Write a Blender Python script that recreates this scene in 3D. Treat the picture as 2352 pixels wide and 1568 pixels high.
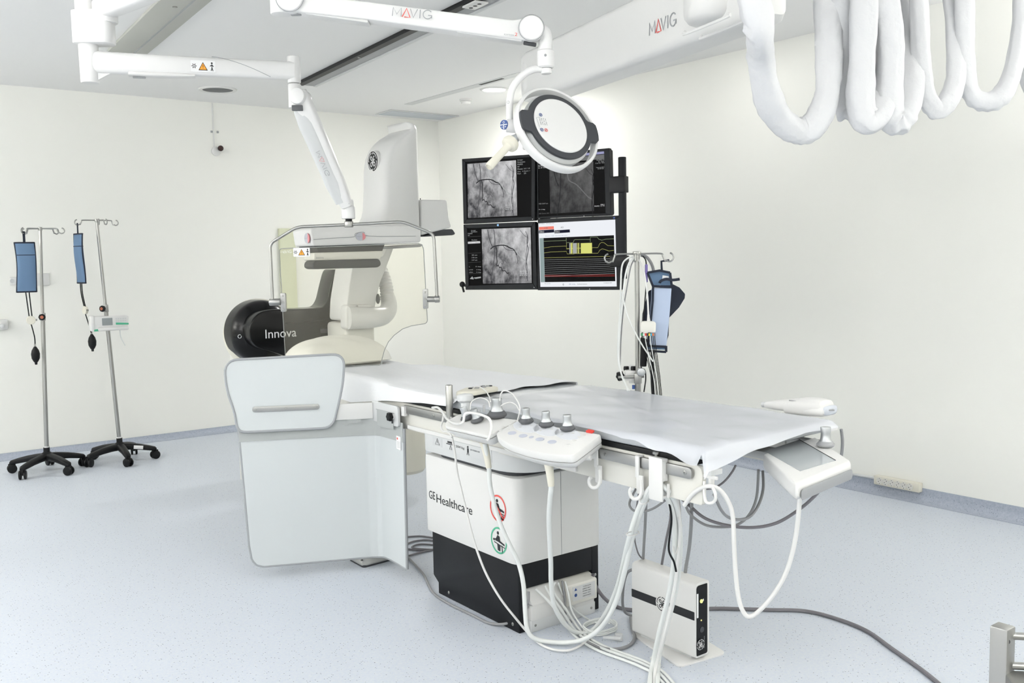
import bpy, bmesh, math, random
from mathutils import Vector as V, Matrix
random.seed(7)
for o in list(bpy.data.objects): bpy.data.objects.remove(o)
SC = bpy.context.scene; COL = SC.collection
# ------------------------------------------------------------------ camera
F, CX, CY, H = 2169.0, 1176.0, 784.0, 1.65
ey = V((-1633, -159, F)).normalized(); vx = V((2904, -244, F)).normalized()
ex = (vx - ey * vx.dot(ey)).normalized(); ez = ex.cross(ey)
if ez.y > 0: ez = -ez
RT, DN, FW = V((ex.x, ey.x, ez.x)), V((ex.y, ey.y, ez.y)), V((ex.z, ey.z, ez.z))
C0 = V((0, 0, H))
cd = bpy.data.cameras.new('camera'); cam = bpy.data.objects.new('camera', cd); COL.objects.link(cam)
cd.sensor_width = 36; cd.lens = F * 36 / 2352; cd.clip_start = .05
m = Matrix.Identity(4)
for i in range(3): m[i][0], m[i][1], m[i][2], m[i][3] = RT[i], -DN[i], -FW[i], C0[i]
cam.matrix_world = m; SC.camera = cam
SC.view_settings.view_transform = 'Standard'; SC.view_settings.look = 'None'
SC.view_settings.exposure = 0.22; SC.view_settings.gamma = 1.0; SC.view_settings.use_curve_mapping = False
# ------------------------------------------------------------------ world, room downlights and added fill lights
XW, YW, CZ, X0, Y0 = 5.83, 9.1, 3.2, -3.2, -2.6
w = bpy.data.worlds.new('world'); SC.world = w; w.use_nodes = True
w.node_tree.nodes['Background'].inputs[0].default_value = (1, 1, 1, 1); w.node_tree.nodes['Background'].inputs[1].default_value = .3
FILL_PANELS = [(0.2, 1.6), (1.6, 0.6), (-1.4, 5.2), (3.4, -1.2), (0.2, -1.2), (0.4, 4.4)]  # unseen ceiling panels, added as fill lights
DOWN = [(5.187, 7.13), (5.2, 4.55)]
FILL_UPL = [((X0+.3, 7.6), 0), ((X0+.3, 3.4), 0), ((X0+.3, -.6), 0), ((XW-.3, 1.0), 0), ((XW-.3, -1.4), 0), ((1.4, Y0+.3), 1)]   # invented uplighters by the walls, added to brighten the ceiling
UP_F = [1.35, .9, .75, .42, .42, .75]
PANEL_W, DOWN_W, UP_W = 9, (28, 2.2), 91
FILL_WIN_E = .3  # glow of the added window
def area(name, loc, size, watt, col, shape='SQUARE'):
    l = bpy.data.lights.new(name, 'AREA'); l.shape = shape; l.size = size; l.energy = watt; l.color = col
    o = bpy.data.objects.new(name, l); COL.objects.link(o); o.location = loc; return o
for i, (x, y) in enumerate(FILL_PANELS): area('panel_fill_lamp', (x, y, CZ - .03), 1.15, PANEL_W, (1, .985, .97))
for i, (x, y) in enumerate(DOWN): area('downlight_lamp', (x, y, CZ - .02), .2, DOWN_W[i], (1, .99, .97), 'DISK')
for ((x, y), k), uf in zip(FILL_UPL, UP_F):
    l = bpy.data.lights.new('fill_uplight', 'AREA'); l.shape = 'RECTANGLE'; l.size, l.size_y = (1.5, .18) if k else (.18, 1.5); l.energy = UP_W*uf; l.color = (1, .99, .98)
    o = bpy.data.objects.new('fill_uplight', l); COL.objects.link(o); o.location = (x, y, 2.16); o.rotation_euler = (math.pi, 0, 0)
# ------------------------------------------------------------------ pixel / plane helpers (2352x1568 frame)
def ray(x, y): return RT * ((x - CX) / F) + DN * ((y - CY) / F) + FW
def PZ(x, y, z): d = ray(x, y); return C0 + d * ((z - H) / d.z)
def PX(x, y, X): d = ray(x, y); return C0 + d * (X / d.x)
def PY(x, y, Y): d = ray(x, y); return C0 + d * (Y / d.y)
def PD(x, y, D): return C0 + ray(x, y) * D
def PV(x, y, p, n): d = ray(x, y); return C0 + d * ((V(p) - C0).dot(n) / d.dot(n))
def depth(p): return (V(p) - C0).dot(FW)
def anchor(x, y, a):
    k, v = a
    return {'z': PZ, 'X': PX, 'Y': PY, 'd': PD}[k](x, y, v)
def path(pts):
    """(x, y, (plane, value)) or (x, y): points without a plane take a depth between their neighbours"""
    n = len(pts); D = [depth(anchor(*p)) if len(p) > 2 else None for p in pts]
    s = [0]
    for i in range(1, n): s.append(s[-1] + math.hypot(pts[i][0] - pts[i-1][0], pts[i][1] - pts[i-1][1]))
    for i in range(n):
        if D[i] is None:
            a = max([j for j in range(i) if len(pts[j]) > 2], default=None); b = min([j for j in range(i + 1, n) if len(pts[j]) > 2], default=None)
            da = depth(anchor(*pts[a])) if a is not None else depth(anchor(*pts[b])); db = depth(anchor(*pts[b])) if b is not None else da
            t = 0 if a is None or b is None else (s[i] - s[a]) / (s[b] - s[a])
            D[i] = da + (db - da) * t
    return [PD(p[0], p[1], d) for p, d in zip(pts, D)]
def spline(P, k=8, closed=False):
    P = [V(p) for p in P]; n = len(P); out = []
    if n < 3 and not closed: return P
    for i in range(n if closed else n - 1):
        if closed: a, b, c, d = P[i-1], P[i], P[(i+1) % n], P[(i+2) % n]
        else: a, b, c, d = P[max(i-1, 0)], P[i], P[i+1], P[min(i+2, n-1)]
        for j in range(k):
            t = j / k
            out.append(.5 * ((2*b) + (c - a)*t + (2*a - 5*b + 4*c - d)*t*t + (3*b - a - 3*c + d)*t**3))
    if not closed: out.append(P[-1])
    return out
def roundpoly(pts, r, k=5):
    """round the corners of a planar polygon; r one radius or a list"""
    n = len(pts); out = []; P = [V(p) for p in pts]
    for i in range(n):
        a, b, c = P[i-1], P[i], P[(i+1) % n]; rr = r[i] if isinstance(r, (list, tuple)) else r
        if rr <= 0: out.append(b); continue
        u, v = (a - b), (c - b); rr = min(rr, u.length*.49, v.length*.49)
        p, q = b + u.normalized()*rr, b + v.normalized()*rr
        for j in range(k + 1):
            t = j / k; out.append(p*(1-t)**2 + b*2*t*(1-t) + q*t*t)
    return out
class Fr:
    """a local frame: o + a*u + b*v + c*w"""
    def __init__(s, o, u, v): s.o = V(o); s.u = V(u).normalized(); v = V(v); s.v = (v - s.u*v.dot(s.u)).normalized(); s.w = s.u.cross(s.v)
    def __call__(s, a, b, c=0): return s.o + s.u*a + s.v*b + s.w*c
# ------------------------------------------------------------------ mesh builder
class MB:
    def __init__(s): s.v = []; s.f = []
    def add(s, vs, fs):
        k = len(s.v); s.v += [V(p) for p in vs]; s.f += [[i + k for i in f] for f in fs]; return s
    def bm(s, b):
        b.verts.index_update(); s.add([v.co.copy() for v in b.verts], [[v.index for v in f.verts] for f in b.faces]); b.free(); return s
    def box(s, c, size, fr=None, bev=0, seg=2):
        b = bmesh.new(); bmesh.ops.create_cube(b, size=1)
        for v in b.verts: v.co = V((v.co.x*size[0], v.co.y*size[1], v.co.z*size[2]))
        if bev: bmesh.ops.bevel(b, geom=b.edges[:], offset=min(bev, min(size)*.49), segments=seg, profile=.5, affect='EDGES', clamp_overlap=True)
        c = V(c)
        for v in b.verts: v.co = (fr.o + fr.u*(v.co.x + c.x) + fr.v*(v.co.y + c.y) + fr.w*(v.co.z + c.z)) if fr else v.co + c
        return s.bm(b)
    def prism(s, pts, ext, bev=0, seg=2):
        b = bmesh.new(); n = len(pts); ext = V(ext)
        lo = [b.verts.new(V(p)) for p in pts]; hi = [b.verts.new(V(p) + ext) for p in pts]
        b.faces.new(lo); b.faces.new(hi[::-1])
        for i in range(n): b.faces.new((lo[i], hi[i], hi[(i+1) % n], lo[(i+1) % n]))
        bmesh.ops.recalc_face_normals(b, faces=b.faces[:])
        if bev:
            b.normal_update()
            es = [e for e in b.edges if len(e.link_faces) == 2 and e.calc_face_angle(0) > .6]
            bmesh.ops.bevel(b, geom=es, offset=bev, segments=seg, profile=.5, affect='EDGES', clamp_overlap=True)
        return s.bm(b)
    def tube(s, P, r, n=10, caps=True, closed=False):
        P = [V(p) for p in P]; m_ = len(P); R_ = r if isinstance(r, (list, tuple)) else [r]*m_
        T = []
        for i in range(m_):
            a = P[(i-1) % m_] if (closed or i > 0) else P[i]; b = P[(i+1) % m_] if (closed or i < m_-1) else P[i]
            d = b - a; T.append(d.normalized() if d.length > 1e-9 else V((0, 0, 1)))
        up = V((0, 0, 1)) if abs(T[0].z) < .9 else V((1, 0, 0)); N = T[0].cross(up).normalized(); vs = []; fs = []
        for i in range(m_):
            N = (N - T[i]*N.dot(T[i])); N = N.normalized() if N.length > 1e-6 else T[i].orthogonal().normalized(); B = T[i].cross(N)
            for j in range(n):
                a = 2*math.pi*j/n; vs.append(P[i] + (N*math.cos(a) + B*math.sin(a))*R_[i])
        for i in range(m_ if closed else m_-1):
            k = (i+1) % m_
            for j in range(n): fs.append([i*n+j, i*n+(j+1) % n, k*n+(j+1) % n, k*n+j])
        if caps and not closed: fs.append(list(range(n))[::-1]); fs.append([(m_-1)*n+j for j in range(n)])
        return s.add(vs, fs)
    def lathe(s, prof, o, axis, n=32, caps=True):
        ax = V(axis).normalized(); u = ax.orthogonal().normalized(); w_ = ax.cross(u); o = V(o); vs = []; fs = []; m_ = len(prof)
        for r, h in prof:
            for j in range(n):
                a = 2*math.pi*j/n; vs.append(o + ax*h + (u*math.cos(a) + w_*math.sin(a))*max(r, 1e-5))
        for i in range(m_-1):
            for j in range(n): fs.append([i*n+j, i*n+(j+1) % n, (i+1)*n+(j+1) % n, (i+1)*n+j])
        if caps: fs.append(list(range(n))[::-1]); fs.append([(m_-1)*n+j for j in range(n)])
        return s.add(vs, fs)
    def cyl(s, a, b, r, n=20, bev=0):
        a, b = V(a), V(b); L = (b-a).length
        pr = [(r, 0), (r, L)] if not bev else [(r-bev, 0), (r-.3*bev, .3*bev), (r, bev), (r, L-bev), (r-.3*bev, L-.3*bev), (r-bev, L)]
        return s.lathe(pr, a, b-a, n)
    def ball(s, c, r, n=16, sc=(1, 1, 1)):
        c = V(c); vs = []; fs = []; k = n//2
        for i in range(k+1):
            t = math.pi*i/k
            for j in range(n):
                a = 2*math.pi*j/n; q = max(math.sin(t), 1e-4)
                vs.append(c + V((q*math.cos(a)*r*sc[0], q*math.sin(a)*r*sc[1], math.cos(t)*r*sc[2])))
        for i in range(k):
            for j in range(n): fs.append([i*n+j, (i+1)*n+j, (i+1)*n+(j+1) % n, i*n+(j+1) % n])
        return s.add(vs, fs)
    def loft(s, rings, caps=True):
        n = len(rings[0]); vs = [p for r in rings for p in r]; fs = []
        for i in range(len(rings)-1):
            for j in range(n): fs.append([i*n+j, i*n+(j+1) % n, (i+1)*n+(j+1) % n, (i+1)*n+j])
        if caps: fs.append(list(range(n))[::-1]); fs.append([(len(rings)-1)*n+j for j in range(n)])
        return s.add(vs, fs)
    def grid(s, nu, nv, fn, th=0):
        top = [[V(fn(i/nu, j/nv)) for j in range(nv+1)] for i in range(nu+1)]; vs = [p for r in top for p in r]; N = nv+1
        fs = [[i*N+j, (i+1)*N+j, (i+1)*N+j+1, i*N+j+1] for i in range(nu) for j in range(nv)]
        if th:
            k = len(vs); low = []
            for i in range(nu+1):
                for j in range(nv+1):
                    a = top[min(i+1, nu)][j] - top[max(i-1, 0)][j]; b = top[i][min(j+1, nv)] - top[i][max(j-1, 0)]
                    nn = a.cross(b); nn = nn.normalized() if nn.length > 1e-12 else V((0, 0, 1)); low.append(top[i][j] - nn*th)
            fs += [[k+i for i in f][::-1] for f in fs]; vs += low
            edge = [i*N for i in range(nu+1)] + [nu*N+j for j in range(1, N)] + [i*N+nv for i in range(nu-1, -1, -1)] + [j for j in range(nv-1, 0, -1)]
            for a, b in zip(edge, edge[1:]+edge[:1]): fs.append([a, b, b+k, a+k])
        return s.add(vs, fs)
    def ribbon(s, P, wd, nrm, th=.0006, closed=False):
        P = [V(p) for p in P]; n = len(P); nrm = V(nrm).normalized(); A = []; B = []
        for i in range(n):
            a = P[i-1] if (i or closed) else P[i]; b = P[(i+1) % n] if (i < n-1 or closed) else P[i]
            t = (b-a).normalized() if (b-a).length > 1e-9 else V((1, 0, 0)); q = t.cross(nrm).normalized()*((wd[i] if isinstance(wd, list) else wd)/2)
            A.append(P[i]+q); B.append(P[i]-q)
        for i in range(n if closed else n-1):
            j = (i+1) % n; up = nrm*th
            s.add([A[i], A[j], B[j], B[i], A[i]+up, A[j]+up, B[j]+up, B[i]+up], [[4, 7, 6, 5], [0, 1, 2, 3], [0, 4, 5, 1], [3, 2, 6, 7], [0, 3, 7, 4], [1, 5, 6, 2]])
        return s
    def build(s, name, mt, parent=None, label=None, smooth=.6):
        me = bpy.data.meshes.new(name); org = V((0, 0, 0))
        if parent is not None: org = WORG[parent.name]
        elif s.v:
            xs = [v.x for v in s.v]; ys = [v.y for v in s.v]; zs = [v.z for v in s.v]
            org = V(((min(xs)+max(xs))/2, (min(ys)+max(ys))/2, min(zs)))
        me.from_pydata([tuple(v - org) for v in s.v], [], s.f)
        b = bmesh.new(); b.from_mesh(me); bmesh.ops.recalc_face_normals(b, faces=b.faces[:]); b.to_mesh(me); b.free()
        me.materials.append(mt)
        if smooth: me.shade_smooth(); me.set_sharp_from_angle(angle=smooth)
        o = bpy.data.objects.new(name, me); COL.objects.link(o)
        if parent is not None: o.parent = parent
        else: o.location = org
        WORG[o.name] = org
        if label: o['label'] = label
        return o
WORG = {}
def tag(o, label, cat, group=None, kind=None):
    o['label'] = label; o['category'] = cat
    if group: o['group'] = group
    if kind: o['kind'] = kind
    return o
def thing(name, label, cat, loc, group=None):
    o = bpy.data.objects.new(name, None); COL.objects.link(o); o.location = loc; o.empty_display_size = .1
    WORG[o.name] = V(loc); return tag(o, label, cat, group)
def struct(o, label=None): o['kind'] = 'structure'; return o
# ------------------------------------------------------------------ materials
def lin(c):
    c = c.lstrip('#'); out = []
    for i in (0, 2, 4):
        k = int(c[i:i+2], 16)/255; out.append(k/12.92 if k < .04045 else ((k+.055)/1.055)**2.4)
    return (*out, 1)
def mat(name, c, rough=.45, metal=0, spec=.4, em=0, emc=None, bump=0, bscale=200, coat=0):
    M_ = bpy.data.materials.new(name); M_.use_nodes = True; nt = M_.node_tree; p = nt.nodes['Principled BSDF']
    p.inputs['Base Color'].default_value = lin(c); p.inputs['Roughness'].default_value = rough; p.inputs['Metallic'].default_value = metal
    p.inputs['Specular IOR Level'].default_value = spec
    if coat: p.inputs['Coat Weight'].default_value = coat
    if em: p.inputs['Emission Color'].default_value = lin(emc or c); p.inputs['Emission Strength'].default_value = em
    tc = nt.nodes.new('ShaderNodeTexCoord'); nz = nt.nodes.new('ShaderNodeTexNoise'); nz.inputs['Scale'].default_value = bscale; nz.inputs['Detail'].default_value = 3
    nt.links.new(tc.outputs['Object'], nz.inputs['Vector'])
    if bump:
        bp = nt.nodes.new('ShaderNodeBump'); bp.inputs['Strength'].default_value = bump; bp.inputs['Distance'].default_value = .002 if bscale > 30 else .012
        nt.links.new(nz.outputs['Fac'], bp.inputs['Height']); nt.links.new(bp.outputs['Normal'], p.inputs['Normal'])
    else:
        mr = nt.nodes.new('ShaderNodeMapRange'); mr.inputs['To Min'].default_value = max(rough-.04, 0.02); mr.inputs['To Max'].default_value = rough+.04
        nt.links.new(nz.outputs['Fac'], mr.inputs['Value']); nt.links.new(mr.outputs['Result'], p.inputs['Roughness'])
    return M_
def speckled(name, base, fleck, dark, s=1.0):
    M_ = bpy.data.materials.new(name); M_.use_nodes = True; nt = M_.node_tree; N = nt.nodes; L = nt.links; p = N['Principled BSDF']
    p.inputs['Roughness'].default_value = .42; p.inputs['Specular IOR Level'].default_value = .3
    tc = N.new('ShaderNodeTexCoord')
    def vor(sc, lo, hi, rnd):
        v = N.new('ShaderNodeTexVoronoi'); v.inputs['Scale'].default_value = sc; v.feature = 'F1'; L.new(tc.outputs['Object'], v.inputs['Vector'])
        r = N.new('ShaderNodeMapRange'); r.inputs['From Min'].default_value = lo; r.inputs['From Max'].default_value = hi; r.inputs['To Min'].default_value = 1; r.inputs['To Max'].default_value = 0
        L.new(v.outputs['Distance'], r.inputs['Value'])
        sp = N.new('ShaderNodeSeparateColor'); L.new(v.outputs['Color'], sp.inputs[0])
        g = N.new('ShaderNodeMath'); g.operation = 'GREATER_THAN'; g.inputs[1].default_value = rnd; L.new(sp.outputs[0], g.inputs[0])
        mm = N.new('ShaderNodeMath'); mm.operation = 'MULTIPLY'; L.new(r.outputs[0], mm.inputs[0]); L.new(g.outputs[0], mm.inputs[1]); return mm
    nz = N.new('ShaderNodeTexNoise'); nz.inputs['Scale'].default_value = 70*s; nz.inputs['Detail'].default_value = 8; nz.inputs['Roughness'].default_value = .8; L.new(tc.outputs['Object'], nz.inputs['Vector'])
    mr = N.new('ShaderNodeMapRange'); mr.inputs['From Min'].default_value = .35; mr.inputs['From Max'].default_value = .7; L.new(nz.outputs['Fac'], mr.inputs['Value'])
    a = N.new('ShaderNodeMix'); a.data_type = 'RGBA'; a.inputs['A'].default_value = lin(base); a.inputs['B'].default_value = lin(fleck); L.new(mr.outputs[0], a.inputs['Factor'])
    v1 = vor(120*s, .12, .35, .6); b = N.new('ShaderNodeMix'); b.data_type = 'RGBA'; L.new(v1.outputs[0], b.inputs['Factor']); L.new(a.outputs['Result'], b.inputs['A']); b.inputs['B'].default_value = lin(fleck)
    v2 = vor(95*s, .12, .27, .78); c = N.new('ShaderNodeMix'); c.data_type = 'RGBA'; L.new(v2.outputs[0], c.inputs['Factor']); L.new(b.outputs['Result'], c.inputs['A']); c.inputs['B'].default_value = lin(dark)
    L.new(c.outputs['Result'], p.inputs['Base Color']); return M_
def wallmat(name, c1, c2, rough=.6):
    M_ = mat(name, c1, rough, bump=.03, bscale=60); nt = M_.node_tree; p = nt.nodes['Principled BSDF']
    tc = nt.nodes.new('ShaderNodeTexCoord'); nz = nt.nodes.new('ShaderNodeTexNoise'); nz.inputs['Scale'].default_value = .8; nt.links.new(tc.outputs['Object'], nz.inputs['Vector'])
    mx = nt.nodes.new('ShaderNodeMix'); mx.data_type = 'RGBA'; mx.inputs['A'].default_value = lin(c1); mx.inputs['B'].default_value = lin(c2)
    nt.links.new(nz.outputs['Fac'], mx.inputs['Factor']); nt.links.new(mx.outputs['Result'], p.inputs['Base Color']); return M_
def seethrough(name, c, alpha, rough=.05, spec=.5, transl=0):
    """a pane or film: part clear, part coloured"""
    M_ = mat(name, c, rough, spec=spec); nt = M_.node_tree; p = nt.nodes['Principled BSDF']; out = nt.nodes['Material Output']
    tr = nt.nodes.new('ShaderNodeBsdfTransparent'); mx = nt.nodes.new('ShaderNodeMixShader'); mx.inputs[0].default_value = alpha
    src = p
    if transl:
        tl = nt.nodes.new('ShaderNodeBsdfTranslucent'); tl.inputs[0].default_value = lin(c); m2 = nt.nodes.new('ShaderNodeMixShader'); m2.inputs[0].default_value = transl
        nt.links.new(p.outputs[0], m2.inputs[1]); nt.links.new(tl.outputs[0], m2.inputs[2]); src = m2
    nt.links.new(tr.outputs[0], mx.inputs[1]); nt.links.new(src.outputs[0], mx.inputs[2]); nt.links.new(mx.outputs[0], out.inputs[0])
    return M_, tr
WHITE = mat('white_plastic', '#dededc', .35); WARM = mat('warm_white_plastic', '#dcdbd4', .4); ARMW = mat('white_enamel', '#e6e6e5', .3)
CREAM = mat('cream_plastic', '#dedbcd', .45); GREYW = mat('pale_grey_plastic', '#cfd1d1', .4); GREY = mat('grey_plastic', '#9b9d9f', .45)
LGREY = mat('grey_binding', '#9fa2a5', .6); BAND = mat('grey_woven_band', '#aeb2b1', .7, bump=.2, bscale=500)
BLACK = mat('black_plastic', '#121315', .45, spec=.25); GLOSSB = mat('glossy_black', '#060708', .22, spec=.28); MATTB = mat('satin_black_metal', '#1b1d20', .5, spec=.2)
CHARC = mat('charcoal_plastic', '#3c3e42', .5); DGREY = mat('dark_grey_rubber', '#5a5c5f', .5)
STEEL = mat('stainless_steel', '#a3a3a0', .3, 1); BRUSH = mat('brushed_steel', '#a4a4a2', .4, 1); SATIN = mat('satin_aluminium', '#b7babc', .38, .85)
BUMPER = mat('dark_bumper_rubber', '#2b2d31', .55); LILAC = mat('pale_lilac_print', '#b7b9c1', .5); GREYCAB = mat('grey_cable_sheath', '#8d8e90', .5); WCAB = mat('white_cable_sheath', '#dfe2e0', .5); DCAB = mat('dark_grey_cable_sheath', '#77757a', .5)
RED = mat('red_plastic', '#d8433a', .4); PINK = mat('pink_red_print', '#dd8f92', .5); GREENP = mat('green_print', '#4fae8a', .5); REDP = mat('red_print', '#d9564f', .5)
INK = mat('black_print', '#202226', .6); GINK = mat('grey_print', '#9a9da0', .6); ORANGE = mat('orange_print', '#efa53c', .6); BLUEP = mat('blue_print', '#3a5590', .5); WPRINT = mat('white_print', '#f2f3f3', .6)
SILVER = mat('silver_letters', '#d8d9da', .4); LOGOW = mat('silver_logo_print', '#d9dadb', .35)
FABB = mat('blue_nylon_fabric', '#65809f', .8, bump=.3, bscale=900); FABL = mat('pale_blue_mesh_fabric', '#b3c1d9', .8, bump=.3, bscale=900); NAVY = mat('navy_black_trim', '#1a2130', .75, bump=.2, bscale=700)
SHEET = mat('white_cotton', '#e7e9eb', .9, bump=.25, bscale=25); PILLOW = mat('offwhite_cotton', '#e6e5de', .9, bump=.2, bscale=30); SLEEVE = mat('white_nylon_sleeve', '#d9dadc', .55, bump=.5, bscale=22)
MATTR = mat('grey_vinyl', '#b4b8bb', .38); LEADV = mat('white_vinyl', '#ccd1d2', .55, bump=.05, bscale=40); LCD = mat('dark_display', '#8f9596', .2); TOUCH = mat('grey_touch_screen', '#a9aeb1', .1, spec=.6)
ACRY, _t = seethrough('lead_acrylic', '#e6e2d2', .055, .03); _t.inputs[0].default_value = (.975, .972, .945, 1)
FILM, _t = seethrough('clear_plastic_film', '#e8ebf1', .72, .25, transl=.15); CLEARP, _t = seethrough('clear_plastic_bag', '#e6e8e8', .5, .2)
WALL = wallmat('painted_wall', '#f6f6f0', '#f4f4ee'); CEIL = wallmat('painted_ceiling', '#f1f1f0', '#efefee'); GREENW = mat('pale_green_paint', '#d9dcc0', .6)
FLOOR = speckled('speckled_vinyl', '#d3d8dd', '#c3cbda', '#4f5669'); COVE = speckled('speckled_cove', '#b7bdc8', '#9aa3b3', '#535a68')
FILL_PANE = mat('fill_glow_pane', '#ffffff', .2, em=FILL_WIN_E, emc='#fffefb'); LAMPE = mat('lit_diffuser', '#ffffff', .5, em=6, emc='#fffdf8'); FILMG = mat('film_grey', '#9a9a9e', .5)  # first: glowing pane of the invented window, used as fill
def screenmat(name, kind):
    M_ = bpy.data.materials.new(name); M_.use_nodes = True; nt = M_.node_tree; N = nt.nodes; L = nt.links; p = N['Principled BSDF']
    p.inputs['Base Color'].default_value = (.01, .01, .01, 1); p.inputs['Roughness'].default_value = .4; p.inputs['Specular IOR Level'].default_value = .05
    tc = N.new('ShaderNodeTexCoord'); mp = N.new('ShaderNodeMapping'); L.new(tc.outputs['Generated'], mp.inputs[0])
    nz = N.new('ShaderNodeTexNoise'); nz.inputs['Scale'].default_value = 5; nz.inputs['Detail'].default_value = 7; nz.inputs['Roughness'].default_value = .62; L.new(mp.outputs[0], nz.inputs['Vector'])
    sx = N.new('ShaderNodeSeparateXYZ'); L.new(tc.outputs['Generated'], sx.inputs[0])
    def mth(op, a, b=None):
        q = N.new('ShaderNodeMath'); q.operation = op
        for i, t in enumerate((a, b)):
            if t is None: continue
            if isinstance(t, (int, float)): q.inputs[i].default_value = t
            else: L.new(t, q.inputs[i])
        return q.outputs[0]
    X, Z = sx.outputs[0], sx.outputs[2]
    diag = mth('ADD', mth('MULTIPLY', X, .55), mth('MULTIPLY', Z, .55))   # lighter to the upper right
    val = mth('ADD', mth('MULTIPLY', nz.outputs['Fac'], .9), mth('MULTIPLY', diag, .35))
    r = N.new('ShaderNodeValToRGB'); L.new(val, r.inputs[0]); e = r.color_ramp.elements
    if kind == 'bright': e[0].position = .45; e[0].color = (.03, .03, .034, 1); e[1].position = .95; e[1].color = (.62, .62, .63, 1)
    else: e[0].position = .45; e[0].color = (.012, .012, .013, 1); e[1].position = 1.05; e[1].color = (.12, .12, .12, 1)
    L.new(r.outputs[0], p.inputs['Emission Color']); p.inputs['Emission Strength'].default_value = 1; return M_
ANGIO = screenmat('angiogram_bright', 'bright'); ANGIOD = screenmat('angiogram_dim', 'dim')
def glow(n, c, s=.85): return mat(n, '#030303', .4, spec=.05, em=s, emc=c)
SCRB = glow('screen_black', '#060607'); SCRW = glow('screen_white', '#eef1f6'); SCRT = glow('screen_text_grey', '#a8abab'); SCRD = glow('vessel_dark', '#232326'); SCRM = glow('vessel_mid', '#4c4c50')
SCRL = glow('screen_light_line', '#d9dadb'); SCRG = glow('screen_grey_line', '#6f7070'); SCRR = glow('screen_red', '#f08070'); SCRR2 = glow('screen_red_line', '#b8423f'); SCRY = glow('screen_yellow', '#d9db7a'); SCRGR = glow('screen_green_line', '#b9cfa0'); SCRN = glow('screen_navy', '#11132a'); SCRT2 = glow('screen_slate', '#8fa0a0'); SCRBL = glow('screen_blue_led', '#9fd0ff')
# ------------------------------------------------------------------ lettering and small marks
def text(s, fr, width, mt, parent, name='lettering', height=None, ext=.0006, spacing=1.0, label=None):
    cu = bpy.data.curves.new('txt', 'FONT'); cu.body = s; cu.size = 1; cu.space_character = spacing; cu.resolution_u = 4
    o = bpy.data.objects.new('txt', cu); COL.objects.link(o); dg = bpy.context.evaluated_depsgraph_get(); dg.update()
    me = bpy.data.meshes.new_from_object(o.evaluated_get(dg)); bpy.data.objects.remove(o)
    xs = [v.co.x for v in me.vertices]; ys = [v.co.y for v in me.vertices]; x0, x1, y0, y1 = min(xs), max(xs), min(ys), max(ys)
    k = width/(x1-x0); kh = k if not height else height/(y1-y0); mb = MB()
    b = bmesh.new(); b.from_mesh(me); r = bmesh.ops.extrude_face_region(b, geom=b.faces[:]); 
    for v in [g for g in r['geom'] if isinstance(g, bmesh.types.BMVert)]: v.co.z += 1
    b.verts.index_update()
    mb.add([fr((v.co.x-x0)*k, (v.co.y)*kh, .0004 + v.co.z*ext) for v in b.verts], [[v.index for v in f.verts] for f in b.faces]); b.free(); bpy.data.meshes.remove(me)
    return mb.build(name, mt, parent, label, smooth=0)
def circ(fr, r, n=40, c=0, a0=0, a1=2*math.pi, cx=0, cy=0):
    full = abs(a1-a0-2*math.pi) < 1e-6
    return [fr(cx+r*math.cos(a0+(a1-a0)*i/(n if full else n-1)), cy+r*math.sin(a0+(a1-a0)*i/(n if full else n-1)), c) for i in range(n)]
def monogram(fr, r, disc, line, parent, name='emblem', dark_disc=True):
    """round badge: ring with curls and two script loops"""
    mb = MB().prism(circ(fr, r, 40, 0), fr.w*.002); e = mb.build(name, disc, parent)
    g = MB(); wd = r*.085
    for k in range(4):
        a = math.pi/2*k + .25; g.ribbon(circ(fr, r*.86, 12, .0022, a, a+1.25), wd, fr.w)
        g.ribbon([fr(r*.86*math.cos(a+1.25), r*.86*math.sin(a+1.25), .0022), fr(r*.72*math.cos(a+1.32), r*.72*math.sin(a+1.32), .0022)], wd, fr.w)
    S = lambda P: spline([fr(r*x, r*y, .0022) for x, y in P], 6)
    g.ribbon(S([(-.1, .35), (-.28, .5), (-.45, .38), (-.3, .18), (-.08, .05), (-.05, -.25), (-.25, -.5), (-.45, -.38), (-.35, -.15), (-.1, -.1)]), wd*1.2, fr.w)
    g.ribbon(S([(.4, .5), (.18, .42), (.2, .2), (.38, .16), (.2, .05), (.1, -.2), (.25, -.48), (.48, -.36), (.42, -.12), (.2, -.12)]), wd*1.2, fr.w)
    g.ribbon(S([(-.12, .3), (.02, .2), (.1, 0), (-.02, -.2)]), wd, fr.w)
    g.build(name + '_script', line, e); return e
def wordmark(fr, wd, ht, mt, red, parent):
    """the arm maker's word in thin strokes, second letter red"""
    t = ht*.11; s = wd/4.6; g = MB(); Q = lambda P: [fr(x*s, y*ht, .0006) for x, y in P]
    g.ribbon(Q([(0, 0), (.06, 1), (.5, .25), (.94, 1), (1.0, 0)]), t, fr.w)
    g.ribbon(Q([(1.98, 1), (2.36, 0), (2.78, 1)]), t, fr.w); g.ribbon(Q([(3.1, 0), (3.1, 1)]), t, fr.w)
    g.ribbon([fr((3.95 + .5*math.cos(a))*s, (.5 + .5*math.sin(a))*ht, .0006) for a in [math.radians(40 + 300*i/18) for i in range(19)]], t, fr.w); g.ribbon(Q([(4.0, .42), (4.42, .42), (4.42, .1)]), t, fr.w)
    g.build('lettering', mt, parent)
    MB().ribbon(Q([(1.12, .0), (1.56, 1), (2.0, 0), (1.35, 0)]), t*1.25, fr.w).build('red_letter', red, parent)
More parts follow.
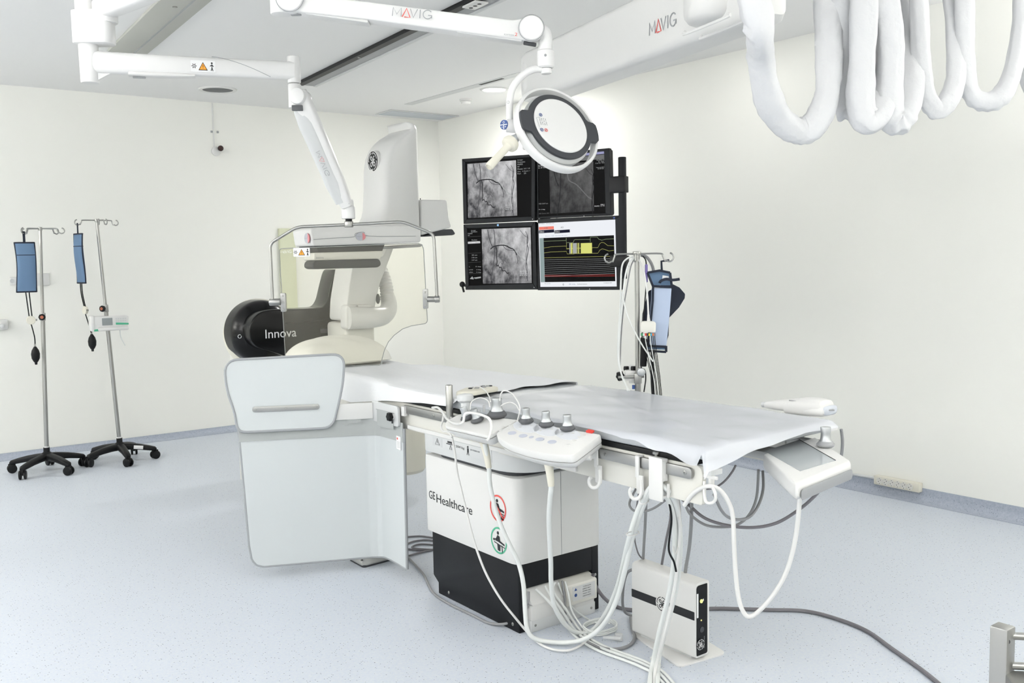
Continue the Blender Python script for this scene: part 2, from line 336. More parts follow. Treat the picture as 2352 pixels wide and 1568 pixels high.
def warnlabel(fr, wd, ht, parent, mirror=1):
    o = MB().prism(roundpoly([fr(-wd/2, -ht/2), fr(wd/2, -ht/2), fr(wd/2, ht/2), fr(-wd/2, ht/2)], ht*.1), fr.w*.0008).build('warning_label', WPRINT, parent)
    c = .001; h = ht*.36
    MB().prism([fr(-h*1.1, -h, c), fr(h*1.1, -h, c), fr(0, h, c)], fr.w*.0004).build('warning_triangle', INK, o)
    MB().prism([fr(-h*.85, -h*.83, c+.0005), fr(h*.85, -h*.83, c+.0005), fr(0, h*.75, c+.0005)], fr.w*.0004).build('triangle_fill', ORANGE, o)
    g = MB(); g.ribbon([fr(0, h*.3, c+.001), fr(0, -h*.25, c+.001)], h*.12, fr.w); g.ribbon([fr(0, -h*.45, c+.001), fr(0, -h*.6, c+.001)], h*.12, fr.w)
    x = wd*.36*mirror
    g.prism(circ(fr, ht*.08, 10, c, cx=x, cy=ht*.3), fr.w*.0004)
    for P in ([(0, .2), (0, -.15)], [(-.0, .15), (-.16, .02)], [(0, .15), (.14, .0)], [(0, -.12), (-.08, -.38)], [(0, -.12), (.08, -.38)]): g.ribbon([fr(x+a*ht, b*ht, c) for a, b in P], ht*.07, fr.w)
    x = -x
    for k in range(6):
        a = k*1.05; g.ribbon([fr(x+.06*ht*math.cos(a), .06*ht*math.sin(a), c), fr(x+.22*ht*math.cos(a), .22*ht*math.sin(a), c)], ht*.06, fr.w)
    g.build('pictogram', INK, o); return o
def pictodisc(fr, r, ringm, red, parent):
    """circle sign with a person by a table; the red one is struck through"""
    o = MB().ribbon(circ(fr, r*.93, 40, .0005), r*.13, fr.w, closed=True).build('sign_ring', ringm, parent)
    g = MB(); c = .0005; q = lambda P: [fr(a*r, b*r, c) for a, b in P]
    g.prism(circ(fr, r*.13, 12, c, cx=-.1*r, cy=.55*r), fr.w*.0006)
    if red:
        g.prism(q([(-.2, .4), (.05, .35), (.2, .05), (.75, -.1), (.75, -.22), (.1, -.15), (-.15, .0)]), fr.w*.0006); g.ribbon(q([(.1, -.3), (.8, -.38)]), r*.06, fr.w)
        g.prism(q([(.35, -.42), (.68, -.46), (.68, -.8), (.35, -.74)]), fr.w*.0006); g.ribbon(q([(.2, -.35), (.25, -.8)]), r*.08, fr.w)
        for y in (.05, -.08, -.2): g.ribbon(q([(-.6, y), (-.35, y-.04)]), r*.06, fr.w)
    else:
        g.prism(q([(-.15, .4), (.1, .3), (.15, .0), (.7, -.15), (.7, -.27), (-.1, -.1), (-.4, -.08), (-.5, .05), (-.35, .1)]), fr.w*.0006); g.ribbon(q([(-.6, -.2), (.75, -.42)]), r*.06, fr.w)
        g.prism(q([(-.2, -.3), (.2, -.36), (.15, -.78), (-.15, -.74)]), fr.w*.0006); g.ribbon(q([(.35, -.3), (.45, -.85)]), r*.09, fr.w)
        g.prism(circ(fr, r*.1, 10, c, cx=-.6*r, cy=-.02*r), fr.w*.0006)
    g.build('pictogram', INK, o)
    if red: MB().ribbon([fr(a*r, b*r, .0016) for a, b in ((-.62, .62), (.62, -.62))], r*.13, fr.w).build('strike_bar', ringm, o)
def screw(c, axis, r, parent, mt=None, name='screw'):
    a = V(axis).normalized(); c = V(c)
    return MB().lathe([(r, 0), (r, .0015), (r*.8, .0025), (r*.35, .0025), (r*.3, .0012)], c, a, 14).build(name, mt or STEEL, parent)
Z3 = V((0, 0, 1))
# ================================================================== THE SETTING
def slab(name, a, b, mt):
    return struct(MB().box(((a[0]+b[0])/2, (a[1]+b[1])/2, (a[2]+b[2])/2), (b[0]-a[0], b[1]-a[1], b[2]-a[2])).build(name, mt, smooth=0))
slab('floor', (X0-.1, Y0-.1, -.1), (XW+.1, YW+.1, 0), FLOOR); slab('ceiling', (X0-.1, Y0-.1, CZ), (XW+.1, YW+.1, CZ+.1), CEIL)
slab('wall_right', (XW, Y0, 0), (XW+.1, YW+.1, CZ), WALL); slab('wall_back', (X0, YW, 0), (XW, YW+.1, CZ), WALL)
slab('wall_left', (X0-.1, Y0, 0), (X0, YW+.1, CZ), WALL); slab('wall_front', (X0, Y0-.1, 0), (XW, Y0, CZ), WALL)
def cove(name, P0, P1, inward, hgt):
    """vinyl flooring swept up the wall"""
    d = V(P1)-V(P0); n = V(inward); mb = MB(); prof = [(0, 0), (.075, 0), (.075, .003)]
    for i in range(7):
        a = math.pi/2*i/6; prof.append((.06 - .055*math.sin(a), .0035 + .055*(1-math.cos(a))))
    prof += [(.004, hgt), (0, hgt)]
    mb.loft([[V(P) + n*a + V((0, 0, b)) for a, b in prof] for P in (P0, P1)]); return struct(mb.build(name, COVE))
cove('baseboard_right', (XW, Y0, 0), (XW, YW, 0), (-1, 0, 0), .092); cove('baseboard_back', (X0, YW, 0), (XW, YW, 0), (0, -1, 0), .035)
MB().box((3.965, YW-.02, 1.0), (.17, .04, 2.0), bev=.006).build('trim_1', GREENW)['kind'] = 'structure'
def window(name, o, u, n, wd, ht):
    fr = Fr(o, u, (0, 0, 1)); w_ = MB(); fw = .07; sg = 1 if fr.w.dot(V(n)) > 0 else -1
    for a, b, c, d in ((-wd/2-fw, -fw, wd+2*fw, fw), (-wd/2-fw, ht, wd+2*fw, fw), (-wd/2-fw, 0, fw, ht), (wd/2, 0, fw, ht), (-fw/2, 0, fw, ht)): w_.box((a+c/2, b+d/2, .025*sg), (c, d, .05), fr, .004)
    f_ = struct(w_.build(name, WHITE)); WORG[f_.name] = f_.location.copy()
    for a in (-wd/4-fw/8, wd/4+fw/8): MB().box((a, ht/2, .012*sg), (wd/2-fw/2, ht, .01), fr).build('pane', FILL_PANE, f_, smooth=0)
window('fill_window_1', (X0, 3.1, .85), (0, 1, 0), (1, 0, 0), 7.6, 1.9)  # unseen window added to throw fill light from the left
# ceiling rails
def rail_strip(px_a, px_b, wd, th, mt, name, parent=None, ext=(0, 0)):
    a, b = PZ(*px_a, CZ-th), PZ(*px_b, CZ-th); d = (b-a).normalized(); a = a - d*ext[0]; b = b + d*ext[1]
    o = (a+b)/2; o.z = CZ; fr = Fr(o, d, d.cross(V((0, 0, 1)))); return fr, (b-a).length
t = thing('ceiling_rail', 'long ceiling track with dark slot running behind the white arms', 'rail', PZ(900, 105, CZ))
fr, L = rail_strip((689, 197), (1100, 0), 0, .03, None, '', ext=(.0, 1.2)); MB().box((0, 0, .014), (L, .055, .028), fr).build('dark_slot', BLACK, t)
MB().box((0, -.075, .012), (L, .09, .024), fr, .004).build('side_channel', GREY, t, 'grey metal side of the track'); MB().box((0, -.135, .015), (L, .03, .03), fr, .004).build('side_lip', GREYW, t)
for k in (.28, .55): MB().cyl(fr(L*(k-.5)*.9, 0, .027), fr(L*(k-.5)*.9, 0, .034), .012).build('bolt', STEEL, t)
p = PZ(1098, 10, CZ-.03); f2 = Fr(p, fr.u, fr.v); b_ = MB().box((0, .02, .006), (.16, .09, .012), f2, .003).build('junction_plate', WHITE, t)
for k in (-.05, 0, .05): MB().cyl(f2(k, .02, .0122), f2(k, .02, .013), .013).build('plate_hole', INK, b_)
t = thing('ceiling_rail', 'wide plain grey ceiling track at the upper left behind the shield arm', 'rail', PZ(340, 60, CZ))
fr, L = rail_strip((300, 116), (428, 0), 0, .02, None, '', ext=(.15, 1.5)); MB().box((0, 0, .01), (L, .26, .02), fr, .003).build('track_body', mat('warm_grey_track', '#b4b5ae', .5), t); MB().box((0, -.04, .021), (L, .012, .003), fr).build('track_groove', GREY, t)
MB().cyl(fr(-.1, .02, .019), fr(-.1, .02, .026), .014).build('bolt', STEEL, t)
fr, L = rail_strip((940, 240), (1199, 169), 0, .004, None, '', ext=(.02, 1.0)); t = thing('ceiling_rail', 'thin pale ceiling track beside the round lit downlight', 'rail', fr.o)
MB().box((0, 0, .002), (L, .09, .004), fr).build('track_body', GREYW, t); MB().box((L*.0, .01, .005), (L*.12, .03, .002), fr).build('dark_slot', BLACK, t)
# ceiling fittings
def ring_fitting(c, r, th, rim): return [(r, 0), (r, th*.6), (r-.004, th), (r-rim, th), (r-rim-.004, th*.4)]
c = PZ(500, 205, CZ); t = thing('ceiling_speaker', 'round ceiling speaker with dark grille near the back wall', 'speaker', c)
MB().lathe(ring_fitting(c, .165, .012, .03), c, (0, 0, -1), 40).build('rim', WHITE, t); MB().lathe([(.134, 0), (.134, .006), (.06, .010), (0.001, .011)], c, (0, 0, -1), 40).build('grille', DGREY, t)
for i, (x, y) in enumerate(DOWN):
    c = V((x, y, CZ)); lab = ('lit round downlight in the ceiling left of the surgical lamp yoke', 'lit round downlight hidden above the big suspension beam')[i]
    t = thing('ceiling_downlight', lab, 'ceiling light', c, None)
    MB().lathe([(.128, 0), (.128, .006), (.125, .009), (.108, .010), (.104, .004)], c, (0, 0, -1), 40).build('rim', WHITE, t); MB().lathe([(.106, 0), (.106, .005), (.001, .006)], c, (0, 0, -1), 40).build('diffuser', LAMPE, t)
for i, (x, y) in enumerate(FILL_PANELS):  # fittings made up to go with the added panel lamps
    t = thing('fill_ceiling_panel', 'unseen square ceiling panel added as fill light', 'ceiling light', (x, y, CZ), 'added square fill panels in the ceiling')
    MB().box((x, y, CZ-.01), (1.24, 1.24, .02), bev=.004).build('frame', WHITE, t); MB().box((x, y, CZ-.0215), (1.16, 1.16, .003)).build('diffuser', WHITE, t)
for (x, y), k in FILL_UPL:  # troughs made up to go with the added upward lamps
    t = thing('fill_uplighter', 'unseen white uplighter trough added as fill light', 'wall light', (x, y, 2.0), 'added uplighter troughs along the walls')
    a = V((1, 0, 0)) if k else V((0, 1, 0)); f = Fr((x, y, 2.06), a, Z3); MB().prism([f(-.8, 0, -.13), f(-.8, 0, .13), f(-.8, .08, .15), f(-.8, .08, .14), f(-.8, .01, .12), f(-.8, .01, -.12), f(-.8, .08, -.14), f(-.8, .08, -.15)], a*1.6).build('trough', WHITE, t)
    n_ = V((0, -1, 0)) if k else V((-1 if x < 0 else 1, 0, 0)); MB().box((x + n_.x*.22, y + n_.y*.22, 2.08), (.16 if not k else .1, .16 if k else .1, .06)).build('wall_bracket', GREYW, t)
c = PZ(1070, 228, CZ); t = thing('smoke_detector', 'small white smoke detector on the ceiling near the downlight', 'smoke detector', c)
MB().lathe([(.062, 0), (.062, .014), (.05, .018)], c, (0, 0, -1), 28).build('base', WHITE, t); MB().lathe([(.045, .018), (.048, .03), (.044, .042), (.03, .05), (.001, .05)], c, (0, 0, -1), 28).build('sensing_head', WHITE, t)
P = [PZ(x, y, CZ-.008) for x, y in ((870, 263), (899, 254), (1046, 267), (1008, 278))]; t = thing('ceiling_vent', 'long flat grey ventilation panel in the ceiling corner', 'vent', (P[0]+P[2])/2)
u = P[2]-P[1]; fr = Fr((P[0]+P[2])/2+V((0, 0, .004)), u, V((0, 1, 0))); MB().box((0, 0, 0), (.84, .34, .008), fr, .003).build('frame', GREYW, t)
MB().box((0, 0, -.006), (.78, .28, .004), fr).build('panel', mat('bluish_grey_diffuser', '#c3c9cf', .5), t)
# wall fittings
c = PY(500, 343, YW); t = thing('wall_sensor', 'small white wall fitting with dark ball hanging on a thin cord from the ceiling', 'sensor', V((c.x, YW, c.z)))
MB().lathe([(.045, 0), (.045, .02), (.03, .03), (.001, .03)], (c.x-.02, YW, c.z-.02), (0, -1, 0), 24).build('base', WHITE, t); MB().ball((c.x+.01, YW-.055, c.z+.005), .028).build('ball', mat('dark_brown_glass', '#3a2422', .15), t)
MB().box((c.x-.035, YW-.004, (c.z+CZ)/2), (.014, .008, CZ-c.z-.01)).build('cord_cover', WHITE, t)
for q in (-.06, .0): k = PY(495, 303, YW); MB().box((k.x+q+.02, YW-.005, k.z), (.02, .01, .02), bev=.003).build('clip', GREY, t)
for i, (a, b, lab) in enumerate((((22, 636), (62, 653), 'white wall socket plate left of the first pressure bag'), ((70, 628), (114, 655), 'pale blank wall plate behind the pole of the left IV stand'))):
    p, q = PY(*a, YW), PY(*b, YW); t = thing('wall_plate', lab, 'socket', ((p.x+q.x)/2, YW, q.z))
    MB().box(((p.x+q.x)/2, YW-.008, (p.z+q.z)/2), (abs(q.x-p.x), .016, abs(p.z-q.z)), bev=.004).build('plate', WHITE, t)
    if i == 0:
        for k in (-.05, 0, .05): MB().lathe([(.018, 0), (.018, .003), (.012, .001)], ((p.x+q.x)/2+k, YW-.016, (p.z+q.z)/2), (0, -1, 0), 16).build('socket', GREYW, t)
c = PY(-2, 745, YW); t = thing('gas_outlet', 'white gas outlet on the wall at the left picture edge', 'outlet', (c.x, YW, c.z))
MB().box((c.x, YW-.03, c.z), (.12, .06, .09), bev=.012).build('body', WHITE, t); MB().cyl((c.x+.01, YW-.06, c.z-.01), (c.x+.01, YW-.1, c.z-.01), .018, bev=.003).build('coupling', GREYW, t)
# power strip
a, b = PX(2009, 1104, XW-.03), PX(2114, 1117, XW-.03); c = (a+b)/2; t = thing('power_strip', 'cream six-socket power strip fixed above the skirting on the right wall', 'power strip', (XW, c.y, c.z))
L = (a-b).length; MB().box((XW-.022, c.y, c.z), (.044, L, .062), bev=.006).build('housing', CREAM, t)
for k in range(6):
    y = c.y + L*.43 - (k+.5)*L*.8/6; fr = Fr((XW-.044, y, c.z), (0, -1, 0), (0, 0, 1)); s_ = MB().lathe([(.0225, .001), (.0225, .0035), (.019, .0035), (.018, .0005), (.001, .0005)], fr.o, fr.w, 24).build('socket', WARM, t)
    g = MB()
    for q in (-.0095, .0095): g.cyl(fr(q*.8, q*.6, .0006), fr(q*.8, q*.6, .002), .0026, 10)
    g.box((0, .018, .002), (.004, .004, .003), fr); g.box((0, -.018, .002), (.004, .004, .003), fr); g.build('pin_hole', INK, s_)
d_ = MB().tube(spline(path([(2010, 1098, ('X', XW-.02)), (1990, 1094, ('X', XW-.012)), (1960, 1089, ('X', XW-.012)), (1925, 1084, ('X', XW-.012))])), .009, 10).build('supply_lead', GREYW, t)

# ================================================================== IV STANDS WITH PRESSURE BAGS
def castor(c, ang, r, parent):
    u = V((math.cos(ang), math.sin(ang), 0)); n = V((-u.y, u.x, 0))
    o = MB().cyl(c + n*.011, c + n*.026, r, 20, .003).cyl(c - n*.011, c - n*.026, r, 20, .003).cyl(c-n*.012, c+n*.012, .006).build('castor', BLACK, parent)
    MB().box((0, 0, 0), (r*1.5, .02, r*1.2), Fr(c + V((0, 0, r*.55)), u, n), .006).build('fork', BLACK, o)
def hook_bar(top, d, L, parent, sm=.005, R=.022):
    d = V(d).normalized(); P = [top, top + d*L*.72, top + d*(L*.8) + V((0, 0, -.012)), top + d*(L*.86) + V((0, 0, -.034))]
    c = top + d*(L) + V((0, 0, -.018)); P += [c + d*(R*math.cos(a)) + V((0, 0, R*math.sin(a))) for a in [math.radians(q) for q in (225, 270, 315, 0, 45, 80)]]
    MB().tube(spline(P, 5), sm, 8).build('hook', STEEL, parent); return c + V((0, 0, -R))
def iv_stand(base, top, a0, hooks, label, knob, tilt_legs=0, lower=.62):
    base, top = V(base), V(top); t = thing('iv_stand', label, 'IV stand', (base.x, base.y, 0), 'steel IV stands on five-armed black bases')
    for k in range(5):
        a = a0 + k*2*math.pi/5; u = V((math.cos(a), math.sin(a), 0)); z = V((0, 0, 1)); n = V((-u.y, u.x, 0)); b = V((base.x, base.y, 0)); rings = []
        for q, zz, hw, hh in ((.02, .125, .034, .03), (.08, .122, .031, .028), (.16, .112, .028, .025), (.23, .098, .026, .022), (.28, .087, .024, .018), (.292, .08, .015, .012)):
            c = b + u*q + z*zz; rings.append([c + n*hw*math.copysign(abs(math.cos(s))**.6, math.cos(s)) + z*hh*math.copysign(abs(math.sin(s))**.6, math.sin(s)) for s in [2*math.pi*j/16 for j in range(16)]])
        l = MB().loft(rings).build('leg', BLACK, t); castor(b + u*.278 + z*.036, a + .5, .036, l)
    MB().lathe([(.055, .1), (.058, .13), (.045, .15), (.024, .165), (.024, .2)], (base.x, base.y, 0), (0, 0, 1), 24).build('hub', BLACK, t)
    p0 = V((base.x, base.y, .16)); d = top - p0; m_ = p0 + d*lower
    MB().cyl(p0, m_, .0165).build('outer_pole', STEEL, t); MB().cyl(m_, top, .0125).build('inner_pole', STEEL, t); MB().cyl(m_ - d.normalized()*.05, m_ + d.normalized()*.012, .021, bev=.003).build('collar', BRUSH, t); MB().cyl(p0, p0 + d.normalized()*.05, .021).build('base_collar', WHITE, t)
    kd = V(knob).normalized(); km = m_ - d.normalized()*.02
    kn = MB().cyl(km, km + kd*.04, .006).lathe([(.012, .03), (.026, .036), (.027, .05), (.02, .056), (.001, .057)], km, kd, 8).build('clamp_knob', BLACK, t); MB().lathe([(.013, .057), (.012, .059), (.001, .059)], km, kd, 16).build('knob_cap', mat('orange_brown_cap', '#b0654a', .5), kn)
    MB().cyl(top - V((0, 0, .015)), top + V((0, 0, .012)), .016, bev=.003).build('hook_hub', STEEL, t); return t, [hook_bar(top, h, .155, t) for h in hooks]
def pressure_bag(at, wdir, label, length=.31, wd=.125, thick=.05, bulb_drop=(.23, .40), offs=(.0, .0), cat='pressure bag'):
    """cuff bag hanging by a strap, with two tubes, a gauge and a bulb"""
    at = V(at); wdir = V(wdir).normalized(); n = wdir.cross(V((0, 0, 1))); Z = V((0, 0, 1)); t = thing('pressure_infusion_bag', label, cat, at, 'blue pressure bags on IV stands')
    MB().ribbon([at + Z*.004, at - Z*.05, at - Z*.1], .018, n, .004).build('hanging_strap', NAVY, t)
    top = at - Z*.085; rings = []
    for i in range(13):
        v = i/12; th = thick*(.15 + .85*math.sin(math.pi*min(max(v, .03), .97))**.6); hw = wd/2*(1 - .06*math.sin(v*math.pi)) 
        c = top - Z*length*v + n*.008*math.sin(v*5) + wdir*.006*math.sin(v*4); rings.append([c + wdir*hw*math.copysign(abs(math.cos(s))**.7, math.cos(s)) + n*th/2*math.sin(s) for s in [2*math.pi*j/20 for j in range(20)]])
    body = MB().loft(rings).build('bag_body', FABB, t)
    for k, z in ((0, 0), (12, 0)): MB().tube(rings[k], .006, 8, closed=True).build('trim_edge', NAVY, t)
    for sgn, j in ((1, 0), (-1, 10)): MB().tube([r[j] for r in rings], .0055, 8).build('trim_edge', NAVY, t)
    MB().tube([p + V((0, 0, 0)) for p in rings[3]], .003, 6, closed=True).build('seam', NAVY, body); f = rings[2][15]; MB().ball(f - n*0, .011, 12).build('snap_button', NAVY, t)
    bt = top - Z*length; g0 = bt + V((offs[0], 0, -bulb_drop[0]+.0)); g1 = bt + V((offs[1], 0, -bulb_drop[1]))
    MB().tube(spline([bt + wdir*.012, bt + wdir*.016 - Z*.09, g0 + wdir*.01 + Z*.02]), .0045, 8).build('tube', BLACK, t); MB().tube(spline([bt - wdir*.012, bt - wdir*.006 - Z*.09, g0 - wdir*.01 + Z*.02]), .0045, 8).build('tube', BLACK, t)
    ga = MB().lathe([(.03, -.012), (.034, -.008), (.034, .008), (.03, .012), (.001, .012)], g0, n, 24).build('pressure_gauge', CREAM, t); MB().cyl(g0 + wdir*.03, g0 + wdir*.045, .008).build('valve', STEEL, ga)
    MB().tube(spline([g0 - Z*.03, g0*.5 + g1*.5 + wdir*.01, g1 + Z*.06]), .0045, 8).build('tube', BLACK, t)
    b = MB().lathe([(.008, .065), (.014, .055), (.026, .035), (.033, .005), (.030, -.03), (.018, -.055), (.011, -.062), (.009, -.08), (.001, -.08)], g1, (0, 0, 1), 20).build('squeeze_bulb', BLACK, t); MB().cyl(g1 + Z*.06, g1 + Z*.085, .007).build('valve', STEEL, b); return t
B1 = V((1.495, 8.32, 0)); T1 = PY(92, 525, B1.y + .02); _, hk = iv_stand(B1, T1, math.radians(4), [(-.85, -.5, 0), (.85, .5, 0), (-.6, .8, 0), (.8, -.3, 0)], 'left IV stand by the back wall carrying a blue pressure bag turned flat to view', (-.3, -1, 0))
hk0 = PY(60, 533, B1.y-.05)
pressure_bag(hk[0] + V((0, 0, .012)), (1, -.15, 0), 'blue pressure bag hanging flat to view on the left IV stand', .385, .14, .05, (.225, .5), (.012, .03))
B2 = V((2.065, 8.345, 0)); T2 = PY(222, 506, B2.y + .03); S2, hk = iv_stand(B2, T2, math.radians(52), [(-.9, -.12, 0), (.9, .12, 0), (-.12, -.9, 0), (.2, -.9, 0)], 'leaning IV stand by the back wall carrying an infusion pump', (-.8, -.7, 0))
pressure_bag(hk[0] + V((0, 0, .012)), (.25, -1, 0), 'blue pressure bag hanging edge-on beside the leaning IV stand', .40, .14, .045, (.225, .49), (.02, .06))
a = math.radians(340); p = B2 + V((math.cos(a)*.15, math.sin(a)*.15, .113)); fr = Fr(p, (math.cos(a), math.sin(a), -.12), (0, 0, 1)); MB().box((0, 0, .029), (.075, .03, .003), fr, .001).build('inventory_label', WPRINT, S2)
# infusion pump clamped to the leaning stand
c = PY(257, 740, B2.y - .09); t = thing('infusion_pump', 'white infusion pump with small screen clamped to the leaning IV stand', 'infusion pump', c); fr = Fr(c, (1, -.05, 0), (0, 0, 1)); S_ = .00372
MB().prism(roundpoly([fr(a*S_, b*S_, -.05) for a, b in ((-43, -17), (31, -14), (34, 14), (-43, 15))], .015), fr.w*.1, .006).build('housing', WHITE, t)
MB().box((-.155, .0, .0), (.035, .13, .11), fr, .012).build('syringe_cap', WHITE, t); MB().prism([fr(-.15, -.065, .0505), fr(-.10, -.065, .0505), fr(-.09, -.045, .0505), fr(-.15, -.05, .0505)], fr.w*.004).build('green_tab', GREENP, t); MB().prism([fr(.02, .0, .0505), fr(.12, -.008, .0505), fr(.12, -.022, .0505), fr(.02, -.018, .0505)], fr.w*.004).build('green_tab', GREENP, t)
MB().prism([fr(-.085, -.02, .0505), fr(-.005, -.02, .0505), fr(-.005, .04, .0505), fr(-.085, .04, .0505)], fr.w*.003).build('screen', LCD, t)
g = MB()
for i in range(5):
    for j in range(2): g.box((.025 + i*.018, .012 + j*.018, .0515), (.012, .01, .003), fr)
g.build('keypad', GREYW, t); MB().box((.0, -.05, .03), (.24, .03, .07), fr, .01).build('tray_lip', WHITE, t)
MB().box((-.04, 0, -.065), (.05, .06, .05), fr, .006).build('pole_clamp', CHARC, t); MB().tube(spline([fr(.06, -.06, .0), fr(.062, -.12, .0), fr(.085, -.18, 0), fr(.095, -.2, 0)]), .004).build('drain_tube', WCAB, t)
# ================================================================== CEILING ARMS
FH = V((FW.x, FW.y, 0)).normalized(); RH = V((-(-FH.y), -FH.x, 0)); RH = V((FH.y, -FH.x, 0))
def arm_loft(a, b, ups, wds, up=Z3, k=14, pw=.55, ts=None):
    """rounded-box arm from a to b with half heights ups and half widths wds along its length"""
    a, b = V(a), V(b); d = (b-a).normalized(); n = d.cross(up).normalized(); uu = n.cross(d); N_ = len(ups); rings = []
    for i in range(N_):
        c = a + (b-a)*(ts[i] if ts else i/(N_-1)); rings.append([c + n*wds[i]*math.copysign(abs(math.cos(s))**pw, math.cos(s)) + uu*ups[i]*math.copysign(abs(math.sin(s))**pw, math.sin(s)) for s in [2*math.pi*(j+.5)/24 for j in range(24)]])
    return rings, Fr(a, d, uu)
# ---- shield arm
A0 = PD(205, 147, 4.6); A1 = PD(675, 160, 4.9); A1.z = A0.z = (A0.z + A1.z)/2
t = thing('ceiling_radiation_shield', 'clear acrylic radiation shield in a steel frame hung from a white jointed ceiling arm', 'radiation shield', V((A0.x, A0.y, CZ)))
zb, zt = PD(205, 190, 4.6).z, PD(205, 104, 4.6).z
MB().lathe([(.083, CZ-.0), (.083, CZ-.05), (.05, CZ-.06)], (A0.x, A0.y, 0), (0, 0, 1)).build('ceiling_flange', ARMW, t)
MB().cyl((A0.x-.004, A0.y, zt), (A0.x-.004, A0.y, CZ-.05), .047).build('column', ARMW, t); MB().lathe([(.041, zb), (.043, zb+.004), (.0455, zt)], (A0.x, A0.y, 0), (0, 0, 1)).build('lower_tube', ARMW, t)
hz0, hz1 = PD(220, 104, 4.6).z, PD(220, 30, 4.6).z; fr = Fr(V((A0.x, A0.y, hz0)), RH, FH)
MB().prism(roundpoly([fr(-.058, -.06), fr(.128, -.06), fr(.128, .06), fr(-.058, .06)], [.03, .055, .055, .03], 8), (0, 0, hz1-hz0), .006).build('hub_housing', ARMW, t)
rg, af = arm_loft(A0, A1, [.05, .055, .052, .048, .046, .046], [.04]*6, ts=[0, .06, .12, .35, .7, 1]); arm = MB().loft(rg).build('extension_arm', ARMW, t)
L = (A1-A0).length; rg, _ = arm_loft(af(.18*L, -.049), af(.5*L, -.047), [.01, .012, .012, .006], [.036]*4); MB().loft(rg).build('lower_cover', WHITE, arm)
MB().box((.23*L, -.063, 0), (.06, .006, .02), af, .002).build('recess_plug', GREY, arm); MB().prism([af(.1*L, -.05), af(.03*L, -.09), af(.03*L, -.05)], af.w*.02).build('gusset', ARMW, arm)
s_ = [af(L*(.585+.29*q), .046 - .088*q**1.6, .0405) for q in [i/14 for i in range(15)]]; MB().tube(s_, .0012, 6).build('cover_seam', GINK, arm)
lf = Fr(af(L*.54, -.003, .0405), af.u, af.v); warnlabel(lf, .118, .056, t)
J0, J1 = PD(674, 130, 4.9), PD(674, 247, 4.9); J0 = V((A1.x, A1.y, J0.z)); J1 = V((A1.x, A1.y, J1.z)); zm = PD(674, 192, 4.9).z
MB().cyl((A1.x, A1.y, zm+.002), J0, .0335, bev=.006).build('joint_post', ARMW, t); MB().cyl(J1, (A1.x, A1.y, zm-.001), .0335, bev=.006).build('knuckle', ARMW, t)
K0 = PD(688, 222, 4.88); K1 = PD(797, 474, 5.08); rg, kf = arm_loft(K0, K1, [.045, .05, .05, .05, .046, .04, .03], [.03, .04, .042, .04, .038, .036, .03], up=RH, ts=[-.04, .06, .2, .45, .75, .9, 1.0])
sp = MB().loft(rg).build('spring_arm', ARMW, t); KL = (K1-K0).length
rg, _ = arm_loft(K0+(K1-K0)*.05 - kf.v*.02, K0+(K1-K0)*.95 - kf.v*.018, [.035, .045, .042, .04, .042, .03], [.035, .046, .047, .044, .044, .034], up=RH, ts=[0, .2, .4, .7, .8, 1]); MB().loft(rg).build('spring_cover', GREYW, sp)
MB().cyl(PD(684, 222, 4.86) - FH*.035, PD(696, 225, 4.9) + FH*.045, .042, bev=.008).build('pivot_drum', ARMW, t)
MB().box((0, 0, 0), (.055, .02, .028), Fr(PD(683, 248, 4.855), RH, FH), .003).build('pivot_plug', DGREY, t)
wf = Fr(K0 + (K1-K0)*.48 - FH*.05 + RH*.012, (K1-K0), (K1-K0).cross(FH)*-1)
wordmark(Fr(wf.o + wf.v*.02, wf.u, wf.v), .14, .022, GINK, PINK, sp)
E0, E1 = PD(798, 462, 5.1), PD(801, 508, 5.1); MB().lathe([(.03, 0), (.033, -.01), (.033, -.04), (.026, -.045)], PD(798, 458, 5.1), (0, 0, 1)).build('end_joint', ARMW, t)
q = PD(800, 490, 5.1); MB().lathe([(.02, .05), (.035, .035), (.037, .02), (.037, -.026), (.034, -.029)], q, (0, 0, 1)).build('end_collar', ARMW, t); MB().box((0, 0, 0), (.05, .05, .006), Fr(PD(793, 468, 5.07), RH, FH), .001).build('end_plate', GREY, t)
q = PD(801, 507, 5.1); MB().cyl(q + Z3*.01, q - Z3*.004, .018).build('black_ring', BLACK, t); MB().cyl(q - Z3*.003, q - Z3*.034, .0245, bev=.003).build('steel_coupling', STEEL, t)
SP = q; S5 = lambda x, y, off=0: PV(x, y, SP - FH*off, FH)
frame_pts = roundpoly([S5(626, 690), S5(620, 559), S5(682, 521), S5(793, 516), S5(925, 509), S5(996, 537), S5(1004, 684)], [0, .03, .035, 0, .035, .03, 0], 7)
MB().tube(frame_pts, .0082, 12).build('steel_frame', STEEL, t)
pane = [S5(641, 571), S5(972, 558), S5(982, 742), S5(945, 748), S5(925, 755), S5(905, 770), S5(892, 785), S5(883, 804), S5(878, 822), S5(875, 838), S5(657, 844)]
pane = roundpoly(pane, [.02, .04, .02, 0, 0, 0, 0, 0, 0, .015, .02]); MB().tube([p - FH*.0005 for p in pane], .0022, 6, closed=True).build('pane_edge', mat('pane_edge_grey', '#8e918e', .3), t); pn = MB().prism(pane, FH*.012).build('acrylic_pane', ACRY, t, 'clear lead acrylic pane', smooth=.3)
